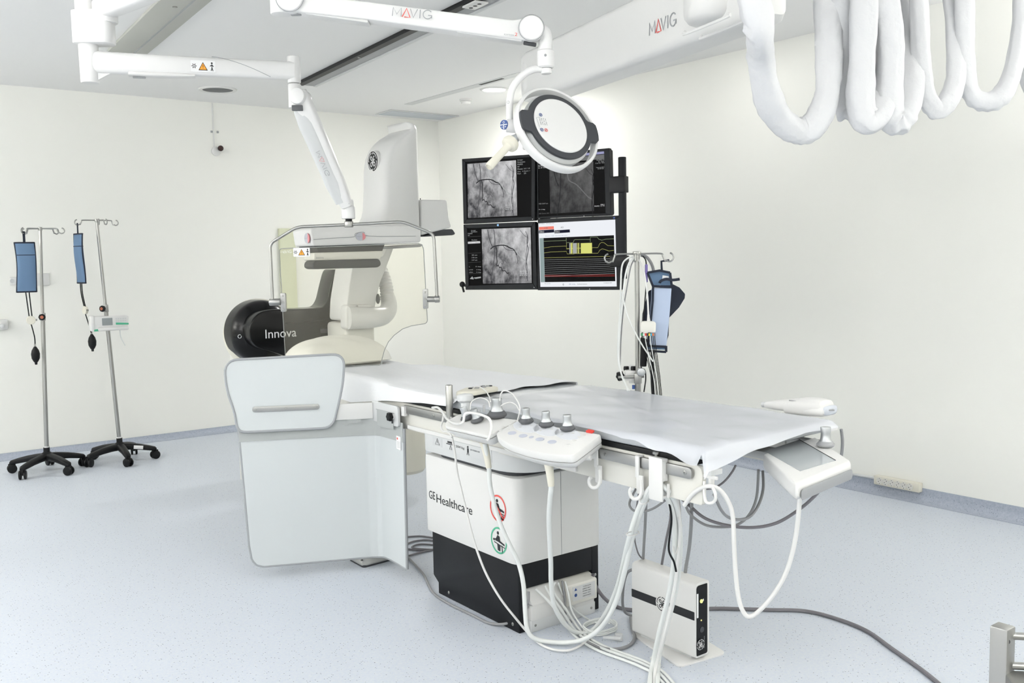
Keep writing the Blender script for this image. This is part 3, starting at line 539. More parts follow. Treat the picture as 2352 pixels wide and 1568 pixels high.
for px, cx_, sg in ((650, 1, -1), (977, 1, 1)):
    y0, y1 = (673, 716) if sg < 0 else (663, 709); a, b = S5(px, y0, .006), S5(px, y1, .006); pf = Fr((a+b)/2, RH, Z3)
    MB().prism(roundpoly([pf(-.014, -(a-b).length/2), pf(.014, -(a-b).length/2), pf(.014, (a-b).length/2), pf(-.014, (a-b).length/2)], .008), FH*.026 - FH*.0, .001).build('clamp_plate', BRUSH, t)
    for k in (-.036, 0, .036): screw(pf(0, k, .001), -FH, .006, t)
    if sg < 0: MB().cyl(S5(619, 694), S5(645, 693), .019, bev=.003).build('pivot_knob', STEEL, t)
    else: MB().cyl(S5(981, 687), S5(1000, 687), .016, bev=.003).cyl(S5(998, 687), S5(1010, 686.5), .019, bev=.004).build('pivot_knob', STEEL, t)
lf = Fr(S5(692.8, 579, .002), RH, Z3 + RH*.03); warnlabel(lf, .09, .047, t)
wordmark(Fr(S5(645, 581, .002), RH, Z3 + RH*.03), .06, .014, WPRINT, WPRINT, t)
# ---- surgical lamp
LZ = 3.62; L0, L1 = PD(670, 6, LZ), PD(1222, 71, LZ)
t = thing('surgical_lamp', 'round white surgical lamp with dark ring on a long white spring arm', 'surgical lamp', V((A0.x, A0.y, A0.z+.3)))
U0 = V((A0.x, A0.y, 0)) + RH*.09; U0.z = PD(245, 8, 4.5).z; U1 = PD(640, -70, LZ); U1.z = U0.z + .0
rg, uf = arm_loft(U0, U1, [.05, .055, .05, .045, .045], [.05, .05, .045, .04, .04]); MB().loft(rg).build('extension_arm', ARMW, t)
MB().cyl(U0 - Z3*.075, U0 + Z3*.03, .058, bev=.01).build('column_bearing', ARMW, t); MB().cyl(V((L0.x, L0.y, L0.z-.045)) - RH*.04, V((L0.x, L0.y, U1.z+.06)) - RH*.04, .042, bev=.006).build('drop_post', ARMW, t)
lp = lambda x, y: PV(x, y, L0, FH)
out = [lp(x, y) for x, y in ((632, -25), (760, -1), (1182, 52), (1215, 44), (1240, 52), (1248, 72), (1236, 94), (1213, 98), (1180, 94), (1051, 77), (848, 50), (690, 33), (652, 26), (628, 16))]
sa = MB().prism(roundpoly([p - FH*.04 for p in out], .03, 4), FH*.09, .014, 3).build('spring_arm', ARMW, t)
lo_ = [lp(x, y) for x, y in ((700, 30), (848, 49), (848, 57), (706, 37))]; MB().prism([p - FH*.03 for p in lo_], FH*.07, .006).build('lower_cover', WHITE, sa)
lo_ = [lp(x, y) for x, y in ((1050, 72), (1200, 92), (1200, 100), (1050, 79))]; MB().prism([p - FH*.03 for p in lo_], FH*.07, .006).build('lower_cover', WHITE, sa)
for x, y, r in ((672, 2, .052), (1220, 71, .0475)): MB().lathe([(r, 0), (r, -.05), (r-.004, -.056), (.001, -.056)], lp(x, y), FH, 40).build('joint_disc', ARMW, sa); MB().tube(circ(Fr(lp(x, y) - FH*.05, RH, Z3), r+.0005, 40), .0016, 6, closed=True).build('disc_seam', GREY, sa)
MB().box((0, 0, 0), (.05, .012, .02), Fr(PD(1217, 101, LZ), lp(1217, 101)-lp(1200, 98), Z3), .003).build('pivot_plug', CHARC, sa); MB().box((0, 0, 0), (.04, .01, .016), Fr(lp(680, 33), RH, Z3), .003).build('pivot_plug', GREY, sa)
q = lp(905, 45) - FH*.0545; d = lp(998, 53) - lp(905, 45); wordmark(Fr(q, d, Z3 + d*.08), .155, .032, GINK, REDP, sa)
q = lp(1158, 89) - FH*.0545; text('PORTEGRA', Fr(q, d, Z3 + d*.1), .038, GINK, sa, height=.0065); text('2', Fr(lp(1182, 90) - FH*.0545, d, Z3 + d*.1), .010, REDP, sa, height=.012)
el = spline([lp(1225, 66), lp(1244, 72), lp(1252, 84), lp(1252, 118)], 6); MB().tube(el, [.03, .03, .03] + [.027]*(len(el)-3), 18).build('elbow', ARMW, sa)
MB().lathe([(.024, .0), (.033, -.008), (.033, -.066), (.027, -.072)], lp(1253, 113), Z3, 32).build('swivel_collar', ARMW, t); screw(lp(1252, 131) - FH*.033, -FH, .005, t, GREY)
MB().cyl(lp(1254, 152), lp(1254, 157), .022).build('dark_ring', CHARC, t); MB().cyl(lp(1254, 155), lp(1255, 170), .021, bev=.005).build('yoke_cap', ARMW, t)
LC = PD(1282, 295, 3.66); vd = (LC - C0).normalized(); iu = RT; iv = DN
im = (RT + DN).normalized(); im = (im - vd*im.dot(vd)).normalized(); inn = im.cross(vd).normalized()
if inn.dot(RT - DN) < 0: inn = -inn
ang = math.radians(47.6); wv = (-vd*math.cos(ang) + inn*math.sin(ang)).normalized(); bu = (wv.cross(im)).normalized()
lf = Fr(LC, im, bu); RR = .183
yk = spline([lp(1254, 160), lp(1234, 158), lp(1212, 165), lp(1190, 183), lp(1176, 205), lp(1171, 230), lp(1170, 255), lp(1171, 285)], 6); MB().tube(yk, .0142, 14).build('yoke', ARMW, t)
hb = lp(1163, 288); MB().cyl(hb, lp(1195, 291), .026, bev=.004).build('yoke_pivot', ARMW, t); MB().cyl(lp(1192, 290), lp(1215, 296), .022).build('pivot_neck', ARMW, t)
bx = (hb - lp(1195, 291)).normalized(); bd = (bx*.62 - FH*.78).normalized(); bf = Fr(hb - FH*.012 + bx*.006, bd.cross(Z3)*-1, Z3)
bo = MB().prism(circ(bf, .0185, 28), bf.w*.006).build('button_pad', BLUEP, t); g = MB()
g.box((0, .0, .0068), (.034, .003, .001), bf); g.box((0, -.009, .0068), (.003, .016, .001), bf); g.tube(circ(bf, .004, 14, .0068, cy=.009), .0008, 6, closed=True); g.box((-.008, -.008, .0068), (.006, .0015, .001), bf); g.box((.008, -.008, .0068), (.006, .0015, .001), bf); g.box((.008, -.008, .0068), (.0015, .006, .001), bf); g.build('button_symbol', WPRINT, bo)
MB().tube(circ(Fr(lp(1167, 236) - FH*.0145, RH, Z3), .005, 16), .0006, 6, closed=True).build('recycling_mark', GINK, t)
# lamp head: outer ring, body, dark ring with ears, white cover
MB().lathe([(RR-.012, -.036), (RR-.002, -.032), (RR, -.015), (RR, .002), (RR-.004, .008), (RR-.012, .006), (RR-.016, -.02), (RR-.014, -.034)], LC, wv, 72, caps=False).build('outer_ring', ARMW, t)
MB().lathe([(.04, -.055), (RR*.80, -.045), (RR*.82, -.012), (RR*.74, .006), (.001, .008)], LC, wv, 64).build('lamp_body', GREYW, t)
MB().lathe([(.06, -.06), (RR*.74, -.05), (RR*.74, -.045), (.001, -.045)], LC, wv, 64).build('light_lens', mat('clear_lens', '#e8eef2', .1), t)
# filled webs on two sides
for a0, a1 in ((-170, -120), (20, 70)):
    pts = [lf(RR*.95*math.cos(math.radians(a)), RR*.95*math.sin(math.radians(a)), -.03) for a in [a0 + (a1-a0)*i/10 for i in range(11)]] + [lf(RR*.78*math.cos(math.radians(a)), RR*.78*math.sin(math.radians(a)), -.02) for a in [a1 + (a0-a1)*i/10 for i in range(11)]]
ea = math.radians(225)
for base in (0,):
    ring = []
    for i in range(96):
        a = 2*math.pi*i/96; dd = min(abs((a-ea+math.pi) % (2*math.pi)-math.pi), abs((a-ea) % (2*math.pi)-math.pi)); s = max(0, min(1, (.36-dd)/.14)); s = s*s*(3-2*s); ring.append(RR*(.775 + .20*s))
    o_ = [lf(r*math.cos(2*math.pi*i/96), r*math.sin(2*math.pi*i/96), .004) for i, r in enumerate(ring)]; MB().prism(o_, wv*.014, .002, 1).build('dark_ring_cover', CHARC, t, 'dark grey ring with two ears')
MB().lathe([(RR*.65, .017), (RR*.65, .021), (RR*.63, .024), (.001, .027)], LC, wv, 64).build('white_cover', ARMW, t)
cf = Fr(lf(0, 0, .0266), im, bu)
def lc(x, y): p = PV(x, y, cf.o, cf.w); return p
lx = (lc(1262, 300) - lc(1240, 276)).normalized()
ux = V(RT - cf.w*RT.dot(cf.w)).normalized()
for x, y, r, mt_ in ((1242, 263.5, .0062, BLUEP), (1244.5, 297.5, .0062, BLUEP), (1254.5, 298.5, .0062, REDP)): MB().tube(circ(Fr(lc(x, y), cf.u, cf.v), r, 18), .0011, 6, closed=True).ball(lc(x, y), .002, 8).build('symbol', mt_, t)
for k in range(4): text(('LAMP HEAD', 'EDT 2012', 'IP 42  CE', '24 V 2.5 A')[k], Fr(lc(1240 + k*4.5, 270.5 + k*.5), (lc(1246, 292) - lc(1240, 270)), (lc(1236, 269) - lc(1250, 271))), .03, GINK, t, 'label_text', height=.0035)
MB().tube([lc(1232, 270), lc(1241, 269)], .0005, 5).tube([lc(1232, 270), lc(1240, 292)], .0005, 5).build('label_outline', GINK, t)
# sterile handle on the light side
h0, h1 = PD(1186, 315, 3.60), PD(1123, 383, 3.52); hd = (h1-h0).normalized(); HL = (h1-h0).length
MB().lathe([(.010, -.02), (.014, 0), (.022, .02), (.022, .03)], h0 - hd*.0, hd, 24).build('grip_socket', SATIN, t)
MB().lathe([(.012, .015), (.03, .028), (.034, .04), (.031, .052), (.018, .058), (.0145, .066), (.0145, HL*.7), (.0165, HL-.006), (.0145, HL), (.012, HL+.002), (.011, HL-.004), (.001, HL-.004)], h0, hd, 28).build('grip', CREAM, t, 'cream sterile handle')
MB().cyl(h0 - hd*.01, lf(-.06, -.06, -.05), .016).build('grip_stem', ARMW, t)
# ================================================================== MONITOR SUSPENSION
bd_ = V(ray(190, 603)); bd_.z = 0; bd_.normalize(); BE = PD(1238, 165, 5.02); bn = bd_.cross(Z3)           # bn points to the camera side or away
if bn.dot(FH) > 0: bn = -bn
bp = lambda x, y: PV(x, y, BE + bn*.085, bn)
zb, zt = bp(1290, 205).z, bp(1275, 83).z; near = bp(1712, 0)
t = thing('monitor_suspension', 'big white ceiling beam with a hanging column and black pole that carries four screens', 'monitor mount', V((near.x, near.y, CZ)))
a = V((BE.x, BE.y, 0)); bl = (V((near.x, near.y, 0)) - a).length; fr = Fr(V((BE.x, BE.y, zb)), -bd_, bn*1.0)
up = fr.w.z
sec = roundpoly([(V((-.085, 0, 0))), V((.085, 0, 0)), V((.085, zt-zb, 0)), V((-.085, zt-zb, 0))], [.03, .05, .03, .03], 5)
rings = []
for q, k in ((-.09, .3), (-.085, .6), (-.06, .9), (0, 1), (bl-.05, 1), (bl-.0, .96), (bl+.03, .8), (bl+.04, .4)):
    rings.append([BE*0 + V((BE.x, BE.y, (zb+zt)/2)) - bd_*q + bn*p.x*k*1.0 + Z3*(p.y-(zt-zb)/2)*k for p in sec])
beam = MB().loft(rings).build('beam', WHITE, t)
cj = V((BE.x, BE.y, 0)) - bd_*(bl-.22); MB().lathe([(.05, zb+.04), (.085, zb+.043), (.105, zb+.052), (.117, zb+.068), (.12, zb+.09), (.12, CZ)], (cj.x+bn.x*.05, cj.y+bn.y*.05, 0), Z3, 40).build('ceiling_bearing', WHITE, t)
q = bp(1492, 82) + bn*.001; d = -bd_; wordmark(Fr(q, d, Z3), (bp(1556, 48) - bp(1492, 77)).length, .05, GINK, REDP, beam)
for (xa, ya), (xb, yb) in (((1574, 78), (1672, 38)), ((1612, 88), (1706, 50))):
    a, b = PZ(xa, ya, zb-.012), PZ(xb, yb, zb-.012); MB().tube(spline([a + Z3*.008, a*.98 + b*.02, b*.98 + a*.02, b + Z3*.008], 4), .006, 8).build('cable_guide', WHITE, beam)
zc0, zc1 = PD(1235, 222, 5.02).z, PD(1235, 118, 5.02).z
MB().lathe([(.06, zc0), (.082, zc0+.015), (.09, zc0+.05), (.09, zc1-.09), (.08, zc1-.04), (.055, zc1-.01), (.02, zc1)], (BE.x, BE.y, 0), Z3, 36).build('hanging_column', WHITE, t)
# monitor plane
MU = -V(ray(-2741, 668)); MU.z = 0; MU.normalize()
MO = PD(1232, 508, 5.2); MN = MU.cross(Z3)                                     # toward the camera
if MN.dot(FH) > 0: MN = -MN
def M6(zx, zy, off=0): return PV(1040 + zx*.2296, 320 + zy*.2296, MO + MN*off, MN)
MB().cyl((BE.x, BE.y, zc0+.02), (BE.x, BE.y, PD(1235, 330, 5.2).z), .04).build('neck', WHITE, t)
bz = PD(1235, 352, 5.2).z; pb = MO - MN*.12
pol_a, pol_b = PV(1424, 361, MO - MN*.02, MN), PV(1436, 640, MO - MN*.02, MN); pol_b = V((pol_a.x, pol_a.y, pol_b.z)); pol_a2 = pol_a + MU*.012; pol_b2 = pol_b + MU*.012
MB().cyl(pol_b2, pol_a2, .021, bev=.003).build('pole', MATTB, t)
for y in (424, 600):
    k = PV(1420, y, MO - MN*.02, MN); MB().box((0, 0, 0), (.09, .085 if y < 500 else .06, .055), Fr(V((pol_a2.x, pol_a2.y, k.z)) - MU*.02, MU, Z3), .004).build('pole_clamp', BLACK, t)
    MB().box((0, 0, 0), (.78, .05, .03), Fr(V((pol_a2.x, pol_a2.y, k.z)) - MU*.41 - MN*.065, MU, Z3), .004).build('cross_bar', BLACK, t)
tb = V((MO.x, MO.y, 0)) - MN*.105; MB().cyl((tb.x, tb.y, PV(1235, 600, MO, MN).z), (tb.x, tb.y, PD(1235, 335, 5.2).z), .03).build('centre_post', BLACK, t)
MB().box(((BE.x+tb.x)/2, (BE.y+tb.y)/2, PD(1235, 335, 5.2).z), (.16, .16, .05), bev=.01).build('mount_plate', WHITE, t)
k = M6(95, 1450, -.03); MB().ball(k, .017).cyl(k, k + MU*.05 - Z3*.015, .008).cyl(k - Z3*.01, k - Z3*.045 + MU*.01, .006).build('lock_knob', BLACK, t)
# ---- the four screens
def monitor(q, scr, label, led):
    """q: outer corners TL TR BR BL in the magnified view, scr: visible panel corners"""
    P = [M6(*p) for p in q]; c = sum(P, V((0, 0, 0)))/4; t = thing('monitor', label, 'monitor', V((c.x, c.y, min(p.z for p in P))), 'black framed screens on the suspension'); fr = Fr(c, MU, Z3)
    S = [M6(*p) for p in scr]; bez = MB(); th = .018
    X = lambda p: ((p-c).dot(MU), (p-c).z)
    xo = [X(p) for p in P]; xs = [X(p) for p in S]
    def bar(a, b, c_, d): bez.prism([fr(*a), fr(*b), fr(*c_), fr(*d)], fr.w*-.03, .002, 1)
    for i in range(4):
        j = (i+1) % 4; bar(xo[i], xo[j], xs[j], xs[i])
    bez.build('bezel', MATTB, t, 'black bezel')
    MB().prism([fr(x*.985, y*.985, -.028) for x, y in xo], fr.w*-.035, .01).build('back_cover', BLACK, t)
    sc_ = MB().prism([fr(x, y, -.006) for x, y in xs], fr.w*-.004).build('screen', SCRB, t, smooth=0)
    if led: MB().cyl(M6(*led, .0005), M6(*led, .002), .0022, 10).build('power_light', SCRL, t)
    return t, sc_
S0 = -.0055
def poly6(pts, off=0): return [M6(x, y, S0 + off) for x, y in pts]
def rib(mb, pts, wd, off=.0004, sm=True): P = poly6(pts, off); mb.ribbon(spline(P, 4) if sm else P, wd, MN, .0002)
def angiogram(sc_, dx, dy, quad, mt_, dim=False):
    MB().prism(poly6(quad, .0001), MN*.0003).build('x_ray_image', mt_, sc_, smooth=0); k = .0034
    sh = lambda P: [(x+dx, y+dy) for x, y in P]; d, m_, l = MB(), MB(), MB()
    rib(m_, sh([(265, 240), (278, 330), (278, 420), (272, 520), (262, 600), (248, 700), (235, 780)]), k*1.1); rib(m_, sh([(205, 245), (225, 340), (248, 405), (256, 425)]), k*1.3)
    if not dim:
        rib(d, sh([(235, 440), (260, 418), (300, 405), (360, 400), (395, 408), (430, 428), (462, 440), (485, 470), (497, 500)]), k*1.7); rib(d, sh([(290, 415), (298, 460), (294, 510), (300, 560), (297, 610), (312, 600), (325, 625), (340, 620), (355, 655), (380, 655), (400, 680), (420, 675)]), k*1.3)
        rib(m_, sh([(360, 405), (390, 440), (430, 450), (470, 452)]), k*.8); rib(m_, sh([(300, 515), (330, 520), (345, 545), (375, 550), (400, 580)]), k*.7); rib(m_, sh([(497, 500), (505, 545), (503, 580)]), k*.8)
        rib(m_, sh([(315, 600), (330, 565), (350, 590), (370, 560)]), k*.6)
    rib(m_, sh([(605, 300), (600, 380), (612, 440), (600, 520), (590, 600), (600, 690), (606, 760)]), k*1.3); rib(m_, sh([(585, 260), (610, 330), (598, 420), (590, 540), (606, 640), (592, 740)]), k*.8); rib(m_, sh([(530, 250), (570, 300), (600, 320)]), k*.6)
    rib(l, sh([(345, 290), (355, 350), (375, 380), (440, 415), (520, 500), (560, 540), (590, 555)]), k*1.5)
    if not dim: d.build('dark_vessels', SCRD, sc_, smooth=0)
    m_.build('faint_vessels', SCRD if dim else SCRM, sc_, smooth=0); l.build('bright_edge', SCRG if dim else SCRT, sc_, smooth=0)
def t6(s, x, y, wd, sc_, mt_=None, ht=None, name='screen_text'):
    a = M6(x, y, S0 + .0003); b = M6(x+wd, y, S0); text(s, Fr(a, MU, Z3), (b-a).length*1.0, mt_ or SCRT, sc_, name, height=ht, ext=.0002)
mo, sc_ = monitor(((90, 196), (822, 146), (820, 812), (106, 846)), ((126, 228), (786, 176), (784, 770), (140, 800)), 'upper left screen with a bright heart vessel X-ray', (798, 797))
angiogram(sc_, 0, 0, ((146, 246), (632, 208), (645, 762), (152, 788)), ANGIO)
for i, (s, wd) in enumerate((('Image', 55), ('Parameters', 80), ('PARIS', 55), ('NY', 22), ('Photo 14 / 14', 130), ('Seq   6 Exam 1', 130), ('Fov    25', 90))): t6(s, 648, 212 + i*23, wd*.95, sc_, ht=.0075)
for i in range(3): t6(('RAO 31', 'CRA 24', 'kV 75')[i], 530, 665 + i*20, 70, sc_, SCRL, .0065)
mo, sc_ = monitor(((838, 150), (1566, 86), (1582, 760), (846, 792)), ((850, 184), (1512, 118), (1526, 736), (857, 772)), 'upper right screen with a dim X-ray, half hidden by the lamp', (1312, 766))
angiogram(sc_, 800, 40, ((965, 262), (1405, 220), (1412, 716), (975, 744)), ANGIOD, True)
MB().prism(poly6([(850, 184), (1512, 118), (1514, 144), (850, 210)], .0004), MN*.0002).build('title_bar', glow('screen_lilac', '#9a9bc0'), sc_, smooth=0); MB().prism(poly6([(850, 214), (1514, 150), (1515, 196), (850, 246)], .0004), MN*.0002).build('menu_bar', SCRG, sc_, smooth=0)
t6('DR. MORARU', 852, 274, 85, sc_, SCRL, .008); t6('Dr. M Theodor Hospital', 852, 292, 180, sc_, SCRL, .007)
for i, (s, x, wd) in enumerate((('FLUORO 15', 1440, 75), ('A 123', 1455, 55), ('F Jul 22 1955', 1428, 90))): t6(s, x, 214 + i*15, wd, sc_, ht=.006)
t6('Date Jul 2013', 1436, 286, 80, sc_, ht=.006); t6('21:47:25', 1450, 300, 60, sc_, ht=.006); t6('POS 15/17 cm', 862, 650, 90, sc_, ht=.006); t6('P= -3 deg', 862, 706, 60, sc_, SCRL, .006); t6('DIN 1', 1480, 658, 38, sc_, SCRL, .006); t6('FRAME = 2 / 70', 1418, 674, 100, sc_, SCRL, .006); t6('400V 20mAs 10W', 860, 748, 105, sc_, SCRG, .006)
mo, sc_ = monitor(((105, 852), (822, 822), (842, 1502), (126, 1504)), ((141, 890), (790, 868), (802, 1440), (158, 1462)), 'lower left screen with a bright heart vessel X-ray and a text column at left', (813, 1480))
angiogram(sc_, 143, 658, ((288, 898), (778, 880), (790, 1436), (302, 1444)), ANGIO)
for i, (s, y) in enumerate((('Image', 915), ('Parameters', 930), ('PARIS', 948), ('NY', 966))): t6(s, 152 if i > 1 else 185, y, (45, 60, 45, 20)[i], sc_, ht=.0065)
MB().prism(poly6([(150, 1024), (272, 1018), (274, 1038), (152, 1044)], .0003), MN*.0002).build('highlight_bar', SCRL, sc_, smooth=0); t6('Exam 1 / Seq 6', 156, 1037, 110, sc_, SCRN, .006)
for i, (s, y) in enumerate((('Review', 1012), ('20 cm', 1163), ('110 cm', 1188), ('217 cm', 1213), ('L        0 deg', 1277), ('LAO      0 deg', 1308), ('CRA      0 deg', 1333))): t6(s, 190 if i < 4 else 164, y, 55 if i < 4 else 118, sc_, ht=.0065)
g = MB()
for y in (974, 1140, 1232, 1345): rib(g, [(150, y), (280, y-6)], .0008, sm=False)
g.build('divider_lines', SCRG, sc_, smooth=0); MB().prism(poly6([(200, 1384), (280, 1372), (282, 1386), (230, 1394)], .0003), MN*.0002).prism(poly6([(170, 1395), (195, 1370), (210, 1400)], .0003), MN*.0002).build('gantry_icon', SCRT, sc_, smooth=0)
for i in range(3): t6(('RAO 31', 'CRA 24', 'kV 75')[i], 673, 1325 + i*19, 70, sc_, SCRL, .0065)
b_ = MB().cyl(M6(452, 857, .0005), M6(452, 857, .002), .006, 20).build('brand_badge', SCRBL, mo)
mo, sc_ = monitor(((848, 796), (1682, 760), (1682, 1505), (848, 1508)), ((852, 838), (1626, 800), (1641, 1472), (872, 1476)), 'lower right screen with white window, yellow traces and red lines', (1369, 1496))
MB().prism(poly6([(853, 839), (1625, 801), (1640, 1471), (873, 1475)], .0001), MN*.0002).build('white_window', SCRW, sc_, smooth=0)
MB().prism(poly6([(868, 988), (1612, 958), (1626, 1418), (880, 1428)], .0004), MN*.0002).build('trace_area', SCRB, sc_, smooth=0); MB().prism(poly6([(868, 988), (908, 986), (922, 1427), (880, 1428)], .0007), MN*.0002).build('channel_column', SCRT2, sc_, smooth=0)
MB().prism(poly6([(861, 876), (1010, 868), (1012, 898), (862, 906)], .0004), MN*.0002).build('red_button', SCRR, sc_, smooth=0); t6('10', 920, 893, 30, sc_, SCRG, .008); t6('AO', 1080, 888, 28, sc_, SCRG, .009)
for x in (861, 1018): MB().prism(poly6([(x, 910), (x+152, 900), (x+154, 930), (x, 940)], .0004), MN*.0002).build('zero_box', SCRN, sc_, smooth=0); t6('ZERO', x+4, 934, 48, sc_, SCRL, .0095)
g, y_, w_, r_ = MB(), MB(), MB(), MB(); o4 = .0008; k = .0011
rib(g, [(910, 1020), (1132, 1010)], k, o4, False); rib(g, [(1205, 1032), (1218, 1004), (1260, 1002), (1375, 1000)], k, o4); rib(g, [(1135, 985), (1136, 1033), (1205, 1033)], k, o4, False); rib(g, [(1376, 1026), (1376, 978), (1445, 976), (1460, 998), (1490, 1008), (1530, 998), (1612, 994)], k, o4, False)
rib(y_, [(912, 1086), (980, 1074), (1136, 1066)], k, o4, False); rib(y_, [(1138, 1035), (1138, 1090), (1210, 1092)], k, o4, False); rib(y_, [(1180, 1085), (1452, 1082), (1470, 1042), (1490, 1030), (1515, 1034), (1550, 1062), (1612, 1064)], k, o4, False)
rib(y_, [(912, 1136), (980, 1126), (1138, 1120), (1144, 1145), (1215, 1147)], k, o4, False); rib(y_, [(1215, 1142), (1452, 1138), (1470, 1108), (1494, 1094), (1520, 1100), (1560, 1116), (1612, 1110)], k, o4, False); rib(y_, [(1136, 1096), (1395, 1090)], k, o4, False); rib(y_, [(912, 1184), (1614, 1168)], k, o4, False)
for xa, xb in ((1180, 1192), (1196, 1200), (1240, 1243), (1250, 1255), (1258, 1264), (1280, 1392)): y_.prism(poly6([(xa, 1038), (xb, 1034), (xb+1, 1140), (xa+1, 1142)], o4 + .0003), MN*.0002)
for xa, xb in ((1166, 1178), (1202, 1238)): w_.prism(poly6([(xa, 1038), (xb, 1036), (xb+1, 1140), (xa+1, 1142)], o4 + .0003), MN*.0002)
for i in range(9): rib(w_, [(914, 1206 + i*20.5), (1616, 1192 + i*18.5)], k*(.9 if i % 4 else 1.2), o4, False)
for i in range(2): rib(r_, [(914, 1360 + i*12), (1618, 1354 + i*12)], k*1.6, o4, False)
g.build('green_trace', SCRGR, sc_, smooth=0); y_.build('yellow_trace', SCRY, sc_, smooth=0); w_.build('grey_lines', SCRT, sc_, smooth=0); r_.build('red_lines', SCRR2, sc_, smooth=0)
t6('0', 1100, 1460, 12, sc_, SCRN, .01); t6('BPM  mmHg', 1165, 1452, 60, sc_, BLUEP, .006); t6('Catheterization', 1245, 1452, 100, sc_, SCRG, .006); t6('11:56:25 AM', 1510, 1440, 80, sc_, SCRG, .006); t6('Zoom 100  Sweep 25 mm', 925, 970, 220, sc_, BLUEP, .004); t6('File View', 865, 848, 150, sc_, SCRG, .004); t6('Ready', 920, 1445, 60, sc_, SCRG, .005)
MB().prism(poly6([(1605, 776), (1622, 775), (1622, 792), (1605, 793)], .0065), MN*.0008).build('corner_badge', BLUEP, mo, smooth=0)

# ================================================================== FESTOON OF SLEEVED CABLES
t = thing('cable_festoon', 'white fabric sleeved hoses hanging in loops from the ceiling at upper right', 'cable festoon', PD(2040, -60, 3.7))
def hose(pts, r=.046, seed=0):
    P = spline(path(pts), 26); rnd = random.Random(seed); ph = [rnd.random()*6 for _ in range(3)]
    rr = [r*(1 + .05*math.sin(i*.075+ph[0]) + .03*math.sin(i*.17+ph[1])) for i in range(len(P))]; mb = MB(); n = 22; T = []; k0 = len(P)
    mb.tube(P, rr, n)
    cv_ = [0]*k0
    for i in range(6, k0-6): a, b = P[i]-P[i-6], P[i+6]-P[i]; cv_[i] = a.angle(b) if a.length > 1e-6 and b.length > 1e-6 else 0
    for i in range(k0):                                        # creases run along and around the sleeve
        for j in range(n):
            v = mb.v[i*n+j]; c = P[i]; f = 1 + .07*math.sin(3*j*2*math.pi/n + ph[2] + .03*i) + .045*math.sin(7*j*2*math.pi/n + i*.05 + ph[0]) + .018*math.sin(i*.42 + j*1.3) + min(.16, cv_[i]*.22)*math.sin(i*.55 + 2.5*math.sin(j*.57 + ph[0]))*max(0, math.sin(j*2*math.pi/n + ph[1]) + .4); dv = (v-c)*f; dv -= FH*dv.dot(FH)*.35; mb.v[i*n+j] = c + dv*1.06
    o = mb.build('hose_loop', SLEEVE, t, smooth=1.2)
    z = []
    for i in range(k0):
        f = mb.v[i*n + int(n*.62) % n]; z.append(f + (f-P[i]).normalized()*.001)
    MB().tube(z, .003, 6).build('zipper_seam', CREAM, o)
hose([(1722, -30, ('d', 3.2)), (1745, 60, ('d', 3.22)), (1750, 130, ('d', 3.35)), (1760, 200), (1780, 256), (1815, 292), (1840, 299, ('d', 3.6)), (1868, 284), (1893, 235), (1902, 170), (1903, 80), (1900, -40, ('d', 3.65))], .047, 1)
hose([(1936, -40, ('d', 3.6)), (1940, 80), (1938, 180), (1937, 235), (1945, 250, ('d', 3.72)), (1958, 230), (1962, 150), (1960, 60), (1955, -40, ('d', 3.85))], .043, 2)
hose([(1985, -40, ('d', 3.55)), (1982, 60), (1978, 160), (1975, 235), (1990, 277, ('d', 3.62)), (2018, 262), (2030, 200), (2033, 100), (2030, -40, ('d', 3.85))], .05, 3)
hose([(2020, -40, ('d', 3.58)), (2040, 40), (2045, 130), (2040, 225), (2050, 276, ('d', 3.68)), (2078, 268), (2092, 200), (2088, 100), (2075, -40, ('d', 3.9))], .05, 4)
hose([(2108, -40, ('d', 3.72)), (2113, 60), (2116, 150), (2128, 215), (2152, 252, ('d', 3.78)), (2178, 228), (2195, 170), (2192, 60), (2184, -40, ('d', 3.85))], .037, 5)
hose([(2214, -40, ('d', 3.78)), (2214, 60), (2216, 150), (2232, 216), (2268, 234, ('d', 3.84)), (2305, 214), (2330, 150), (2345, 60), (2350, -40, ('d', 3.9))], .036, 6)
hose([(2350, -40, ('d', 3.9)), (2356, 100), (2366, 190), (2400, 235), (2440, 200), (2450, 60), (2450, -40, ('d', 4.0))], .036, 7)
a, b = PD(1700, -75, 3.55), PD(2480, -75, 4.0); MB().box((0, 0, .0), ((b-a).length+.1, .06, .05), Fr((a+b)/2, V((b.x-a.x, b.y-a.y, 0)), Z3), .006).build('carriage_rail', GREYW, t)
m_ = (a+b)/2
for q in (.1, .9): p = a + (b-a)*q; MB().cyl(V((p.x, p.y, m_.z)), V((p.x, p.y, CZ)), .015).build('rail_hanger', GREYW, t)
# ================================================================== C-ARM
t = thing('c_arm_scanner', 'white and black angiography C-arm with flat detector standing at the head of the table', 'medical scanner', (2.85, 6.6, 0))
pp = lambda pts, Y: [PY(x, y, Y) for x, y in pts]
YD = V((0, 1, 0))
lx0 = PY(552, 1112, 6.84)
MB().prism(roundpoly(pp([(524, 790), (600, 750)], 7.0) + [V((3.3, 7.0, 1.2)), V((3.3, 7.0, 0)), PY(552, 1103, 7.0)*1, PY(547, 990, 7.0)], [.1, .1, .05, .01, .01, .2]), YD*-.35, .03, 3).build('base_column', WARM, t)
c = PY(601, 766, 6.5); rr = (PY(676, 766, 6.5) - c).length
MB().lathe([(rr*.92, -.06), (rr*.98, -.04), (rr, 0), (rr, .05)], c + YD*.04, YD, 64).build('pivot_rim', CREAM, t, 'cream white ring behind the black dome')
c = PY(600, 762, 6.42); rr = (PY(669, 762, 6.42) - c).length
